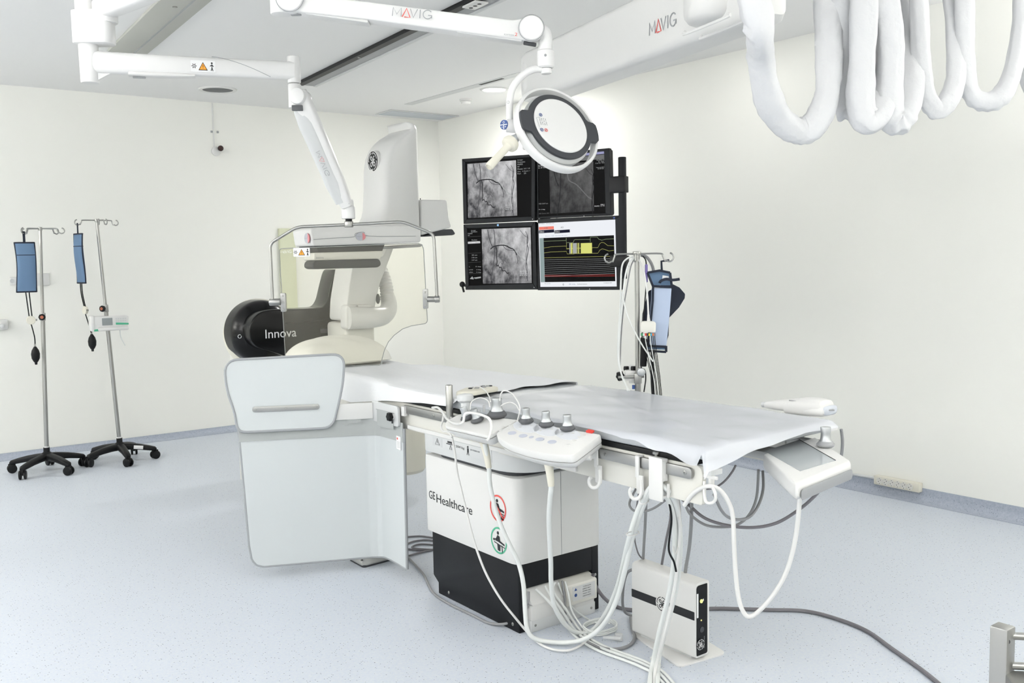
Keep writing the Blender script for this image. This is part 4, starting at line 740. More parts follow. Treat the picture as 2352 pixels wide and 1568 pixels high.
MB().lathe([(rr, .12)] + [(rr*math.cos(a), -.15*math.sin(a)) for a in [math.pi/2*i/14 for i in range(15)]], c, YD, 72).build('pivot_dome', GLOSSB, t, 'glossy black dome')
arm_px = [(772, 618), (803, 618), (811, 627), (801, 672), (796, 712), (793, 760), (793, 840), (690, 828), (620, 806), (590, 798), (575, 780), (572, 755), (580, 732), (598, 716), (622, 711), (700, 709), (742, 706), (752, 690), (760, 655), (767, 628)]
la = MB().prism(roundpoly(pp(arm_px, 6.2), .03, 4), YD*.2, .02, 3).build('offset_arm', GLOSSB, t, 'black arm carrying the C', smooth=.8)
f = Fr(PY(610, 777, 6.198), (1, 0, 0), (0, 0, 1)); text('Innova', f, (PY(681, 777, 6.198) - f.o).length, SILVER, la)
f = Fr(PY(548, 772, 6.29), (1, 0, 0), (0, 0, 1)); MB().tube(circ(Fr(f.o + V((0, -.02, 0)), f.u, f.v), .012, 16, 0, .9, 6.6), .002, 6).build('dial_mark', SILVER, t)
MB().prism(pp([(738, 751), (790, 749), (790, 765), (738, 768)], 6.2), YD*-.002).build('side_panel', BLACK, la); MB().prism(pp([(735, 755), (764, 754), (764, 764), (736, 765)], 6.197), YD*-.002).build('panel_window', CHARC, la)
MB().tube(pp([(655, 742), (720, 738), (793, 730)], 6.199), .004, 6).build('panel_seam', BLACK, la)
# C arc: neck, elbow, hose
nk = pp([(812, 600), (880, 590), (890, 566), (906, 566), (893, 600), (873, 650), (862, 700), (860, 738), (795, 738), (797, 690), (805, 640)], 5.84)
MB().prism(roundpoly(nk, .03, 4), YD*.26, .02, 3).build('c_arc', WHITE, t)
lo_ = pp([(793, 742), (862, 742)], 5.86); xa, xb = lo_[0].x, lo_[1].x
MB().prism([V((xa, 5.86, lo_[0].z)), V((xb, 5.86, lo_[0].z)), V((xb, 5.86, .32)), V((xa, 5.86, .32))], YD*.3, .03, 3).build('lower_arc', WARM, t)
MB().prism(roundpoly(pp([(796, 700), (858, 698), (862, 754), (795, 757)], 5.80), .03), YD*.1, .02, 3).build('arc_collar', WHITE, t)
for x, y in ((820, 703), (851, 750)): screw(PY(x, y, 5.80), (0, -1, 0), .008, t)
el = spline([PY(800, 730, 5.8), PY(850, 729, 5.78), PY(880, 724, 5.82), PY(893, 706, 5.86), PY(891, 682, 5.9)], 7); n_ = len(el); MB().tube(el, [.078 - .026*(i/(n_-1))**1.2 for i in range(n_)], 28).build('elbow_tube', WHITE, t)
hp = spline([PY(889, 688, 5.9), PY(888, 665, 5.92), PY(882, 640, 5.95), PY(872, 615, 6.0)], 14); MB().tube(hp, [.047 + .0035*math.sin(i*1.6) for i in range(len(hp))], 28).build('corrugated_hose', WHITE, t); MB().ball(PY(868, 686, 5.84), .03, sc=(.5, .6, 1.2)).build('cable_gland', CHARC, t)
# detector
dt_ = MB().prism(roundpoly(pp([(712, 526), (724, 521), (760, 515), (967, 518), (968, 556), (900, 559), (718, 565)], 5.3), .02), YD*.26, .02, 3).build('detector_housing', WHITE, t)
MB().tube(spline(pp([(720, 550), (735, 549), (775, 546), (812, 544), (817, 536), (836, 533), (848, 542), (955, 542)], 5.298), 5), .0016, 6).build('housing_seam', GINK, dt_)
for x, y, rx, ry in ((708, 548, 10, 9), (828, 543, 12.5, 9.5)):
    o = PY(x, y, 5.298); s = 5.78/2169; f = Fr(o, (1, 0, 0), (0, 0, 1)); YD = V((0, 1, 0))
    if x < 720: xl_ = PY(713, 545, 5.3).x - .001; o = PX(706, 547, xl_); f = Fr(o, (0, -1, 0), (0, 0, 1)); s *= 1.3; YD = V((1, 0, 0))
    e = lambda a0, a1, c_=0: [f(rx*s*math.cos(a), ry*s*math.sin(a), c_) for a in [a0 + (a1-a0)*i/24 for i in range(25)]]
    b_ = MB().prism(e(math.pi*.62, math.pi*1.38+.0), YD*-.004).prism([f(rx*s*math.cos(a), ry*s*math.sin(a)) for a in [math.pi*.38 + math.pi*.24*i/6 for i in range(7)]] + [f(rx*s*math.cos(a), ry*s*math.sin(a)) for a in [math.pi*1.38 + math.pi*.24*i/6 for i in range(7)]], YD*-.004).build('collision_button', LILAC, dt_)
    MB().prism(e(-math.pi*.38, math.pi*.38), YD*-.0045).build('red_half', PINK, b_); MB().box((-rx*s*.35, 0, .0042), (rx*s*1.0, .002, .001), f).build('button_line', GINK, b_)
YD = V((0, 1, 0)); MB().prism(roundpoly(pp([(722, 562), (882, 557), (884, 563), (722, 568)], 5.33), .003), YD*.22, .004).build('gap_strip', INK, t)
MB().prism(roundpoly(pp([(730, 566), (884, 561), (878, 577), (732, 580)], 5.35), .008), YD*.14, .01).build('upper_bumper', BUMPER, t)
MB().prism(roundpoly(pp([(722, 580), (880, 576), (874, 594), (722, 598)], 5.34), .01), YD*.15, .012).build('detector_plate', WARM, t); f = Fr(PY(726, 594, 5.338), (1, 0, 0), (0, 0, 1)); text('innova', f, .05, GREY, t)
MB().prism(roundpoly(pp([(724, 598), (870, 594), (875, 602), (875, 609), (868, 614), (726, 618), (719, 614), (719, 605)], 5.33), .02), YD*.13, .018, 3).build('lower_bumper', BUMPER, t)
MB().prism(roundpoly(pp([(893, 566), (968, 560), (972, 563), (965, 567), (905, 571)], 5.4), .008), YD*.3, .01).build('side_handle', GREY, t)
# lift fairing with badge
zs = [(545, 800, 1, 0), (525, 815, 1, 0), (512, 826, 1, 0), (498, 833, 1, 0), (480, 836, 1, 0), (440, 838, 1, 0), (390, 838.5, 1, 0), (365, 842, 1, 0), (345, 850, 1, 0), (330, 862, 1, 0), (319, 875, 1, 0), (311, 889, 1, 0), (305, 903, .99, .001), (300.5, 914, .97, .004), (297, 922, .94, .009), (294.5, 928, .9, .016), (293.2, 931, .85, .022), (292.4, 933, .78, .032)]
xr = PY(964, 400, 5.56).x; rings = []
for y, xl, hf, dx in zs:
    z = PY(xl, y, 5.80).z; x0 = min(PY(xl, y, 5.80).x, xr - dx - .07); hw = .17*hf; ring = []; x1 = xr - dx; nose = min(.075, (x1-x0)*.6)
    for i in range(25):
        a = -math.pi/2 + math.pi*i/24; cs = abs(math.cos(a)) if 0 < i < 24 else 0; ring.append(V((x0 + nose*(1-cs**.75), 5.72 - hw*math.copysign(abs(math.sin(a))**.8, math.sin(a)), z)))
    rings.append(ring + [V((x1-.03, 5.72-hw, z)), V((x1, 5.72-hw+.03*hf, z)), V((x1, 5.72+hw-.03*hf, z)), V((x1-.03, 5.72+hw, z))])
fa = MB().loft(rings).build('lift_fairing', WHITE, t, smooth=1.0)
zc = PY(860, 372, 5.72).z; xn = PY(841, 372, 5.80).x; MB().cyl((xn+.03, 5.69, zc), (xn-.008, 5.69, zc), .072, 32, .004).build('badge_base', WHITE, fa); monogram(Fr((xn-.0085, 5.69, zc), (0, -1, 0), (0, 0, 1)), .066, BLACK, LOGOW, fa)
MB().prism(roundpoly(pp([(966, 458), (1027, 459), (1031, 500), (1038, 522), (967, 540)], 5.58), .02), YD*.2, .02, 3).build('rear_cover', WHITE, t); MB().tube(pp([(965.5, 455), (967.5, 540)], 5.71), .003, 6).build('cover_gap', INK, t)
MB().prism(roundpoly(pp([(974, 543), (992, 536), (998, 527), (1039, 526), (1046, 537), (1040, 540)], 5.66), .012), YD*.2, .008, 2).build('dark_handle', CHARC, t)
c = PY(926, 1040, 5.7); MB().lathe([(.06, .21), (.13, .19), (.165, .12), (.17, .0), (.165, -.05), (.165, -.055), (.165, -.11), (.15, -.13), (.001, -.13)], (c.x-.0, 5.72, c.z), (0, 0, 1), 40).build('tube_housing', CREAM, t, 'rounded cream tube housing under the table')
MB().box(((c.x + xa)/2, 5.98, .33), (abs(c.x-xa)+.2, .3, .16), bev=.03).build('tube_bridge', WARM, t)
MB().box((2.95, 6.4, .42), (.3, .6, .25), bev=.04).build('base_link', WARM, t)

# ================================================================== EXAMINATION TABLE
t = thing('examination_table', 'white angiography table on a box pedestal with black base', 'medical table', (2.66, 3.56, 0)); TB = t
def rrect(x0, x1, y0, y1, z, r): return roundpoly([V((x0, y0, z)), V((x1, y0, z)), V((x1, y1, z)), V((x0, y1, z))], r, 7)
cv = MB().prism(rrect(2.412, 2.918, 3.216, 3.968, .312, [.055, .055, .025, .025]), (0, 0, .385), .006).build('pedestal_cover', WHITE, t)
MB().prism(rrect(2.405, 2.915, 3.19, 3.975, .716, [.2, .12, .05, .05]), (0, 0, .10), .004).build('collar', GREYW, t); MB().prism(rrect(2.43, 2.89, 3.25, 3.9, .69, .1), (0, 0, .03)).build('collar_gap', CHARC, t)
MB().box((2.665, 3.2153, .505), (.0015, .002, .38)).build('cover_seam', GREY, cv)
def sideprof(x, th): return MB().prism([V((x, 3.232, 0)), V((x, 3.232, .31)), V((x, 3.94, .31)), V((x, 3.94, .085)), V((x, 3.895, .055)), V((x, 3.895, 0))], (th, 0, 0), .004)
b_ = sideprof(2.43, .04).build('base_side', MATTB, t); b2 = sideprof(2.862, .04).build('base_side', MATTB, t)
MB().box((2.666, 3.251, .2525), (.392, .035, .115), bev=.003).build('base_front', MATTB, t); MB().box((2.666, 3.64, .16), (.39, .5, .3)).build('base_core', BLACK, t)
for y, z in ((3.28, .03), (3.8, .03)): screw((2.43, y, z), (-1, 0, 0), .008, b_)
screw((2.88, 3.232, .17), (0, -1, 0), .007, b2)
pb_ = MB().prism(rrect(2.475, 2.855, 3.205, 3.39, .0, .004), (0, 0, .055), .003).build('floor_plate', GREYW, t)
pbx = MB().box((2.665, 3.30, .085), (.37, .19, .075), bev=.005).build('power_box', WHITE, t); MB().prism([V((2.48, 3.2, .122)), V((2.48, 3.36, .122)), V((2.48, 3.36, .19)), V((2.48, 3.25, .19))], (.19, 0, 0), .006).build('box_lid', WHITE, pbx); MB().prism([V((2.67, 3.19, .075)), V((2.67, 3.36, .075)), V((2.67, 3.36, .19)), V((2.67, 3.245, .19)), V((2.67, 3.19, .17))], (.185, 0, 0), .006).build('box_cover', WARM, pbx)
f = Fr((2.765, 3.19, .125), (1, 0, 0), (0, 0, 1)); lb = MB().prism([f(-.06, -.032), f(.075, -.032), f(.075, .035), f(-.06, .035)], f.w*.001).build('rating_label', GREYW, pbx)
for k in range(5): text(('TYPE 2198', 'INPUT 230 V', 'POWER 3 kVA', 'SERIAL 0417', 'MADE IN FRANCE')[k], f.__class__(f(.0, .022 - k*.011, .001), f.u, f.v), .05, GINK, lb, 'label_text', height=.005)
MB().prism([f(-.05, .015, .001), f(-.034, .015, .001), f(-.042, .028, .001)], f.w*.0005).prism(circ(f, .008, 16, .001, cx=-.042, cy=-.006), f.w*.0005).build('label_symbol', BLUEP, lb)
for x in (2.5, 2.83): screw((x, 3.205, .03), (0, -1, 0), .006, pb_)
f = Fr((2.5, 3.2, .0), (1, 0, 0), (0, 0, 1)); 
# lettering and signs on the pedestal
f = Fr(PX(986, 1143, 2.4115), (0, -1, 0), (0, 0, 1)); w1 = (PX(1085, 1180, 2.4115) - f.o); text('GE', f, .055, INK, cv, height=.04); f = Fr(PX(1003, 1153, 2.4115), (0, -1, 0), (0, 0, 1)); text('Healthcare', f, abs((PX(1085, 1182, 2.4115) - f.o).y), INK, cv, height=.042)
f = Fr(PX(1144, 1167, 2.4115), (0, -1, 0), (0, 0, 1)); pictodisc(f, .061, REDP, True, cv); f = Fr(PX(1146, 1241, 2.4115), (0, -1, 0), (0, 0, 1)); pictodisc(f, .061, GREENP, False, cv)
f = Fr((2.4045, 3.87, .775), (0, -1, 0), (0, 0, 1)); pl = MB().box((.24, -.0, .0), (.5, .055, .002), f).build('label_plate', GREYW, t)
MB().prism([f(.0, -.02, .001), f(.085, -.02, .001), f(.085, .022, .001), f(.0, .022, .001)], f.w*.0006).build('warning_label', mat('silver_label', '#c9cbcc', .4), pl)
g = MB().tube([f(.025, -.012, .002), f(.062, -.012, .002), f(.0435, .018, .002)], .0012, 6, closed=True); g.box((.0435, .002, .002), (.003, .012, .001), f); g.build('pictogram', INK, pl)
g = MB(); g.box((.16, .006, .0015), (.075, .004, .001), f); g.box((.155, .015, .0015), (.045, .01, .001), f, .004); g.tube([f(.15, -.018, .002), f(.17, -.018, .002), f(.16, .002, .002)], .001, 6, closed=True); g.build('pictogram', INK, pl); text('204 kg', Fr(f(.205, .0, .001), f.u, f.v), .07, INK, pl, height=.014)
g = MB(); g.box((.305, .0, .0015), (.012, .02, .001), f); g.ball(f(.305, .016, .001), .005, 8); g.ribbon([f(.302, -.01, .0015), f(.297, -.022, .0015)], .004, f.w); g.ribbon([f(.308, -.01, .0015), f(.313, -.022, .0015)], .004, f.w); g.build('pictogram', INK, pl); text('SAFE WORKING LOAD', Fr(f(.325, .003, .001), f.u, f.v), .075, GINK, pl, height=.007)
# top frame, rails, board
MB().box((2.77, 3.5, .868), (.66, 1.84, .128), bev=.008).build('top_frame', WARM, t)
MB().prism(roundpoly([V((2.41, 2.152, .797)), V((2.41, 4.42, .797)), V((2.41, 4.42, .933)), V((2.41, 2.152, .933))], [.012, .01, .01, .03]), (.022, 0, 0), .003).build('side_plate', WARM, t)
MB().box((3.12, 3.3, .868), (.02, 1.9, .128), bev=.004).build('side_plate', WARM, t); MB().box((2.77, 2.48, .922), (.66, .24, .024), bev=.004).build('board_carrier', mat('brownish_grey', '#9a948c', .6), t)
MB().box((2.4045, 3.45, .815), (.012, 1.3, .018)).build('frame_ledge', WHITE, t)
def strip(y0, y1): 
    o = MB().prism(roundpoly([V((2.393, y0, .884)), V((2.393, y1, .884)), V((2.393, y1, .924)), V((2.393, y0, .924))], [.018, .003, .003, .018]), (.012, 0, 0), .0015).build('accessory_rail', BRUSH, t); return o
r_ = strip(2.185, 4.12)
for y in (2.215, 2.45, 2.62, 3.84, 2.95): screw((2.393, y, .904), (-1, 0, 0), .008, r_)
MB().box((3.137, 3.2, .904), (.012, 2.0, .04), bev=.002).build('accessory_rail', BRUSH, t)
tp = [(2.405, 2.17), (3.12, 2.25), (3.14, 4.0), (2.96, 4.9), (2.94, 5.73), (2.46, 5.73), (2.46, 4.9), (2.405, 4.0)]
MB().prism(roundpoly([V((x, y, .935)) for x, y in tp], .04), (0, 0, .02), .003).build('table_board', BLACK, t)
for y in (2.36,): MB().lathe([(.006, 0), (.006, .012), (.014, .014), (.014, .022), (.001, .023)], (2.402, y, .932), (0, 0, 1), 16).build('pin', STEEL, t)
# mattress, film, sheet, pillow
mp = [(2.402, 2.13), (3.148, 2.175), (3.148, 4.0), (2.965, 4.9), (2.95, 5.72), (2.45, 5.72), (2.45, 4.9), (2.402, 4.0)]
tag(MB().prism(roundpoly([V((x, y, .9555)) for x, y in mp], .04), (0, 0, .045), .014, 3).build('mattress', MATTR), 'grey vinyl mattress on the examination table', 'mattress')
def xfar(y): return 3.155 if y < 4 else 3.155 - (y-4)/.9*.185 if y < 4.9 else 2.965
def xnear(y): return 2.395 if y < 4 else 2.395 + (y-4)/.9*.045 if y < 4.9 else 2.44
FH_ = [(2.30, .088), (2.42, .07), (2.65, .036), (2.94, .018), (3.3, .03)]
def film(u, v):
    s = u*1.62 - .16; wv_ = .006*math.sin(v*17) + .004*math.sin(v*31+1)         # s: along the table, 0 at the foot edge
    q = v*.93 - .075                                                                # q: across, 0 at near edge
    sk = .045*max(0, min(1, q/.75))*max(0, 1 - max(0, s)/.5); y = 2.115 + sk + s if s > 0 else 2.115 + sk + s*.2 - wv_*max(0, -s)*4; fy = 0 if s > .03 else min(1, (.03-s)/.19)
    xx = 2.397 + q; hemY = .036
    for (xa, ha), (xb, hb_) in zip(FH_, FH_[1:]):
        if xa <= xx <= xb: hemY = ha + (hb_-ha)*(xx-xa)/(xb-xa)
    if xx < FH_[0][0]: hemY = FH_[0][1]
    dz = hemY*fy**1.25
    if q < .02:
        k = min(1, (.02-q)/.095); edge = (.042 + .012*math.sin(s*16+.5) + .008*math.sin(s*33))*(1.05 if s < .26 else max(.22, 1.05 - (s-.26)*5)); dz = max(dz, edge*k**1.2) if fy < .05 else dz + edge*k*.25
        x = 2.397 - .026*k**.7 - .03*fy
    elif q > .76: k = (q-.76)/.095; x = 3.157 + .045*k; dz += .03*k**1.3
    else: x = 2.397 + (q-.02)/.74*.76
    bump = .0022*(math.sin(x*23 + y*9) + math.sin(y*17 - x*11)) + .003*math.exp(-((x-2.7-(y-2.6)*.4)/.02)**2)
    return V((x, y, 1.0055 + max(0, bump)*(1-fy) - dz))
tag(MB().grid(70, 70, film).build('plastic_film', FILM, smooth=1.2), 'translucent plastic film draped over the foot end of the mattress', 'plastic sheet')
HEM = [(3.6, .975), (3.93, .958), (4.32, .925), (4.72, .87), (5.7, .87)]
def hem(y):
    for (a, za), (b, zb_) in zip(HEM, HEM[1:]):
        if y <= b: return za + (zb_-za)*max(0, (y-a)/(b-a))
    return .87
def sheet(u, v):
    q = v*1.0
    foot = 3.60 + .1*math.sin(min(1, max(0, (q-.12)/.8))*2.4) + .012*math.sin(q*23) + (.05 if q < .12 else 0)*(1-q/.12)
    y = foot + (5.71 - foot)*u; xn, xf = xnear(y), xfar(y)
    wr = .004*math.sin(y*7 + q*9) + .003*math.sin(q*21 - y*13) + .010*math.exp(-((y-4.75)/.25)**2)*(1+math.sin(q*8))
    if q < .12:
        k = 1 - q/.12; zt_ = 1.010; h = hem(y); return V((xn - .010 - .012*k - .004*math.sin(y*19)*k, y, zt_ - (zt_-h)*k**.9))
    if q > .95: k = (q-.95)/.05; return V((xf + .012, y, 1.011 - .07*k))
    return V((xn + (xf-xn+.008)*(q-.12)/.83, y, 1.0115 + max(0, wr)*.9))
tag(MB().grid(90, 60, sheet).build('bed_sheet', SHEET, smooth=1.2), 'white cotton sheet over the head half of the table', 'bed sheet')
def pil(sgn):
    def fn(u, v):
        a, b = u*2-1, v*2-1; k = max(0, (1-abs(a)**2.6)*(1-abs(b)**2.6)); z = k**.42; x = 2.645 + a*.305*(1-.05*(1-abs(a))*0 - .06*b*b*abs(a)**3); y = 5.36 + b*.2*(1-.07*a*a)
        return V((x, y, 1.04 + (sgn*z*(.15 if sgn > 0 else .022)) + .012*a*0 + (.006*math.sin(a*9+b*7)*z if sgn > 0 else 0) - .0*a))
    return fn
tag(MB().grid(36, 28, pil(1)).grid(36, 28, pil(-1)).build('pillow', PILLOW, smooth=1.2), 'off-white pillow at the head of the table behind the clear shield', 'pillow')
# hand-held remote pad
P = [PZ(x, y, 1.04) for x, y in ((1046, 900), (1092, 899), (1146, 889), (1122, 884), (1068, 891))]
t = thing('remote_keypad', 'cream wired keypad lying on the white sheet', 'keypad', P[1] - Z3*.03); MB().prism(roundpoly([p - Z3*.02 for p in P], .015), (0, 0, .022), .005).build('housing', CREAM, t)
g = [(1080, 892.5), (1088, 891), (1096, 891.5), (1104, 889), (1112, 889.5), (1120, 887.2), (1126, 886.8), (1110, 887)]
for i, (x, y) in enumerate(g): MB().lathe([(.010, 0), (.010, .003), (.008, .005), (.001, .005)], PZ(x, y, 1.042), (0, 0, 1), 14).build('key', (CHARC, GREY, GREY)[i % 3], t)
# ------------------------------------------------------------------ steel socket post
p = PX(1035, 952, 2.37); q = PX(1035, 884, 2.37); t = thing('socket_post', 'short round steel post clamped upright on the table rail', 'post', (2.37, p.y, .88))
MB().lathe([(.0165, .90), (.0165, q.z-.002), (.0155, q.z), (.0125, q.z), (.0125, q.z-.03), (.001, q.z-.03)], (2.365, p.y, 0), (0, 0, 1), 28).build('tube', STEEL, t); MB().box((2.375, p.y, .904), (.034, .05, .05), bev=.003).build('rail_clamp', BRUSH, t)
f = Fr((2.365, p.y, q.z-.017), RT, Z3); MB().box((-.007, 0, .0155), (.008, .016, .002), f).build('sticker', WPRINT, t)
# ------------------------------------------------------------------ consoles on the rail
def knob(base, axis, s, parent, cap=None):
    o = MB().lathe([(.024*s, 0), (.0305*s, .006*s), (.031*s, .010*s), (.0225*s, .021*s), (.001, .021*s)], base, axis, 28).build('knob_collar', DGREY, parent, 'dark rubber collar')
    MB().lathe([(.0215*s, .0205*s), (.0185*s, .027*s), (.0165*s, .036*s), (.016*s, .048*s), (.0168*s, .058*s), (.0158*s, .061*s), (.013*s, .060*s), (.001, .0605*s)], base, axis, 28).build('knob_grip', SATIN, o); return o
def console(pts, z, thick, name, label, cat):
    b = [PZ(x, y, zz) for (x, y), zz in zip(pts[:3], z)]; n = (b[1]-b[0]).cross(b[2]-b[0]).normalized()
    if n.z < 0: n = -n
    P = b + [PV(x, y, b[0], n) for x, y in pts[3:]]; c = sum(P, V((0, 0, 0)))/len(P)
    return P, n, c
# console with touch keys (right)
P, n, c = console([(1190, 965), (1381, 997), (1316, 1046), (1262, 1043), (1214, 1034), (1170, 1020), (1148, 1008), (1137, 994)], (.987, .987, .935), .04, '', '', '')
t = thing('control_console', 'white tableside console with three knobs, oval keys and a red key', 'control console', V((c.x, c.y, .88)))
P2 = roundpoly(P, [.012, .012, .02, .03, .03, .03, .02, .03], 4)
MB().prism([p - n*.032 for p in P2], n*.032, .005, 2).build('upper_housing', WHITE, t)
cb = c - n*.034; MB().loft([[cb + (p-c)*.99 for p in P2], [cb - n*.012 + (p-c)*.97 + V((.006, 0, 0)) for p in P2], [cb - n*.03 + (p-c)*.86 + V((.02, 0, 0)) for p in P2], [cb - n*.036 + (p-c)*.7 + V((.028, 0, 0)) for p in P2]]).build('lower_housing', WHITE, t, smooth=1.0)
on = lambda x, y, h=0: PV(x, y, c + n*h, n)
for x, y in ((1209, 971), (1255, 979), (1304, 988)):
    b_ = on(x, y, .001); pz = [on(x-38*math.cos(a)*.0 + 30*math.cos(a), y + 9 + 13*math.sin(a) + 3.2*math.cos(a), 0) for a in [2*math.pi*i/32 for i in range(32)]]
    pd = MB().prism(pz, n*.0012).build('knob_plate', mat('bluish_white_plastic', '#dcdfe4', .4), t); knob(b_, Z3*.93 + n*.2, 1.0, t)
    for dx, dy in ((-14, 10), (12, 7)):
        u_ = on(x+dx+5, y+dy+.6) - on(x+dx-5, y+dy-.6); MB().box((0, 0, .0016), (.013, .009, .001), Fr(on(x+dx, y+dy), u_, n.cross(u_))).build('direction_key', GREYW, pd)
for i, (x, y, s) in enumerate(((1176, 994.5, 1), (1201.5, 1001, 1), (1220.5, 1004, .5), (1240, 1009, 1), (1268, 1015, 1))):
    u_ = on(x+10, y+1.8) - on(x-10, y-1.8); f = Fr(on(x, y), u_, n.cross(u_)); MB().prism([f(.0205*s*math.cos(a), .0145*s**.6*math.sin(a), 0) for a in [2*math.pi*k/28 for k in range(28)]], n*.0022, .0008, 1).build('oval_key', mat('pale_lilac_key', '#bfc3d0', .35), t)
for i, (x, y) in enumerate(((1162, 978), (1167, 985), (1172, 977), (1150, 988), (1331, 1004), (1340, 999), (1319, 1011), (1305, 1021))):
    u_ = on(x+10, y+1.8) - on(x-10, y-1.8); f = Fr(on(x, y), u_, n.cross(u_)); MB().prism([f(.010*math.cos(a), .006*math.sin(a), 0) for a in [2*math.pi*k/18 for k in range(18)]], n*.0015).build('small_key', WHITE, t)
u_ = on(1361, 995) - on(1350, 993); f = Fr(on(1356, 992.5), u_, n.cross(u_)); MB().box((0, 0, .004), (.032, .016, .009), f, .002).build('red_key', RED, t, 'red stop key')
a, b = PX(1320, 1063, 2.28), PX(1358, 1051, 2.31); MB().tube(spline([a, a*.5+b*.5 + Z3*.012, b], 5), [.006, .008, .010, .011, .012, .013, .0135, .013, .012, .011, .01][:11] if True else .01, 14).build('release_lever', WHITE, t)
MB().box((2.365, c.y, .905), (.05, .36, .04), bev=.006).build('rail_clamp', GREYW, t)
KB = t
# console with joysticks (left)
P, n, c = console([(1058, 948), (1190, 963), (1124, 1001), (1072, 989), (1022, 978), (1024, 966)], (.985, .985, .94), .04, '', '', '')
t = thing('control_console', 'white tableside console with tilted joysticks tangled in thin white wires', 'control console', V((c.x, c.y, .88)))
P2 = roundpoly(P, [.03, .012, .02, .02, .02, .02], 4); MB().prism([p - n*.016 for p in P2], n*.016, .005, 2).build('upper_housing', WHITE, t)
cb = c - n*.018; MB().loft([[cb + (p-c)*.99 for p in P2], [cb - n*.012 + (p-c)*.97 + V((.006, 0, 0)) for p in P2], [cb - n*.034 + (p-c)*.86 + V((.02, 0, 0)) for p in P2], [cb - n*.042 + (p-c)*.7 + V((.028, 0, 0)) for p in P2]]).build('lower_housing', WHITE, t, smooth=1.0)
on1 = lambda x, y, h=0: PV(x, y, c + n*h, n)
knob(on1(1142, 958, .001), Z3*.95 + n*.1, 1.35, t); tl = (n + V((-.2, .35, .55))).normalized()
knob(on1(1074, 963, .001), tl, .95, t); knob(on1(1098, 968, .001), (n + V((-.25, .2, .5))).normalized(), .95, t)
k0 = on1(1071, 955, .012); k1 = PD(1068, 906, depth(k0)); ax = (k1-k0).normalized(); Lk = (k1-k0).length
MB().lathe([(.018, .0), (.02, Lk*.5), (.022, Lk*.62), (.034, Lk*.72), (.036, Lk*.8), (.036, Lk*.95), (.03, Lk*1.02), (.001, Lk*1.07)], k0, ax, 28).build('joystick_cap', GREYW, t, 'grey bagged joystick cap')
MB().box((0, 0, .012), (.05, .03, .012), Fr(on1(1090, 950), RT, n.cross(RT)), .004).build('cable_clip', CLEARP, t); MB().box((0, 0, .02), (.012, .01, .03), Fr(on1(1112, 948), RT, n.cross(RT)), .002).build('cable_clip', CLEARP, t)
MB().box((2.37, c.y, .905), (.045, .2, .04), bev=.006).build('rail_clamp', GREYW, t); C1 = c; D1 = depth(c)
def cable(name, label, cat, pts, r, mt_, group=None, k=8, n=10): return tag(MB().tube(spline(path(pts) if not isinstance(pts[0], V) else pts, k), r, n).build(name, mt_), label, cat, group)
cable('thin_wire', 'thin white wire looping from the joystick console up to its big knob', 'wire', [(1080, 940, ('d', D1)), (1083, 923), (1097, 914), (1112, 915), (1122, 922), (1125, 935, ('d', D1-.01))], .0023, WHITE)
cable('thin_wire', 'thin white wire arching above the two joysticks beside the keypad', 'wire', [(1086, 896, ('z', 1.03)), (1091, 888), (1102, 888), (1115, 897), (1124, 911), (1127, 922, ('d', D1-.01))], .0026, WHITE)
cable('thin_wire', 'thin white wire with the high arch between the two consoles', 'wire', [(1148, 920, ('d', D1-.02)), (1150, 905), (1158, 897), (1174, 902), (1187, 918), (1194, 935), (1192, 952), (1188, 968, ('d', D1-.08))], .0028, WHITE)
cable('thin_wire', 'thin white wire with the low arch behind the big knob', 'wire', [(1150, 932, ('d', D1-.02)), (1160, 926), (1174, 924), (1186, 931), (1192, 942, ('d', D1-.06))], .0023, WHITE)
cable('white_cable', 'white cord winding over the joystick console and down past its left side', 'cable', [(993, 936, ('X', 2.33)), (1006, 936), (1018, 948), (1026, 961), (1040, 971), (1055, 973, ('d', D1-.1)), (1064, 967), (1067, 953), (1074, 948), (1090, 949), (1110, 954), (1124, 962), (1129, 978), (1125, 1000), (1118, 1012, ('d', D1-.16))], .0055, WHITE)
cable('white_cable', 'white cord hanging in a small loop at the left end of the joystick console', 'cable', [(1019, 950, ('X', 2.30)), (1017, 965), (1013, 980), (1018, 990), (1027, 991), (1034, 996), (1038, 1004, ('X', 2.25))], .0045, WHITE)
# ------------------------------------------------------------------ touch panel at the foot end
zc = .928; P = [PZ(x, y, zc) for x, y in ((1828, 1112), (1958, 1060), (1868, 1000), (1712, 1045))]; P[3] = P[0] + (P[2]-P[1]).normalized()*(P[3]-P[0]).length
c = sum(P, V((0, 0, 0)))/4; t = thing('touch_control_panel', 'white control panel with grey touch screen and one knob at the foot of the table', 'control console', V((c.x, c.y, .82)))
lu = (P[1]-P[0]).normalized(); lv = (P[3]-P[0]).normalized(); W_ = (P[1]-P[0]).length; LL = (P[3]-P[0]).length
rings = []
for q in (0, .012, .03, LL*.5, LL*.9, LL):
    ins = {0: .014, .012: .004}.get(q, 0); h = .030; o = P[0] + lv*q; prof = roundpoly([V((ins, 0, -h*2+ins)), V((W_-ins, 0, -h*2+ins)), V((W_-ins, 0, -ins)), V((ins, 0, -ins))], [.03, .03, .012, .012], 5); rings.append([o + lu*p.x + Z3*p.z for p in prof])
MB().loft(rings).build('housing', WHITE, t, smooth=.7)
fr = Fr(P[0], lu, Z3); q = roundpoly([fr(.03, -.058, .002), fr(W_-.006, -.058, .002), fr(W_-.006, -.022, .002), fr(.03, -.022, .002)], .017); MB().prism(q, -lv*.006, .003).build('front_bumper', GREY, t)
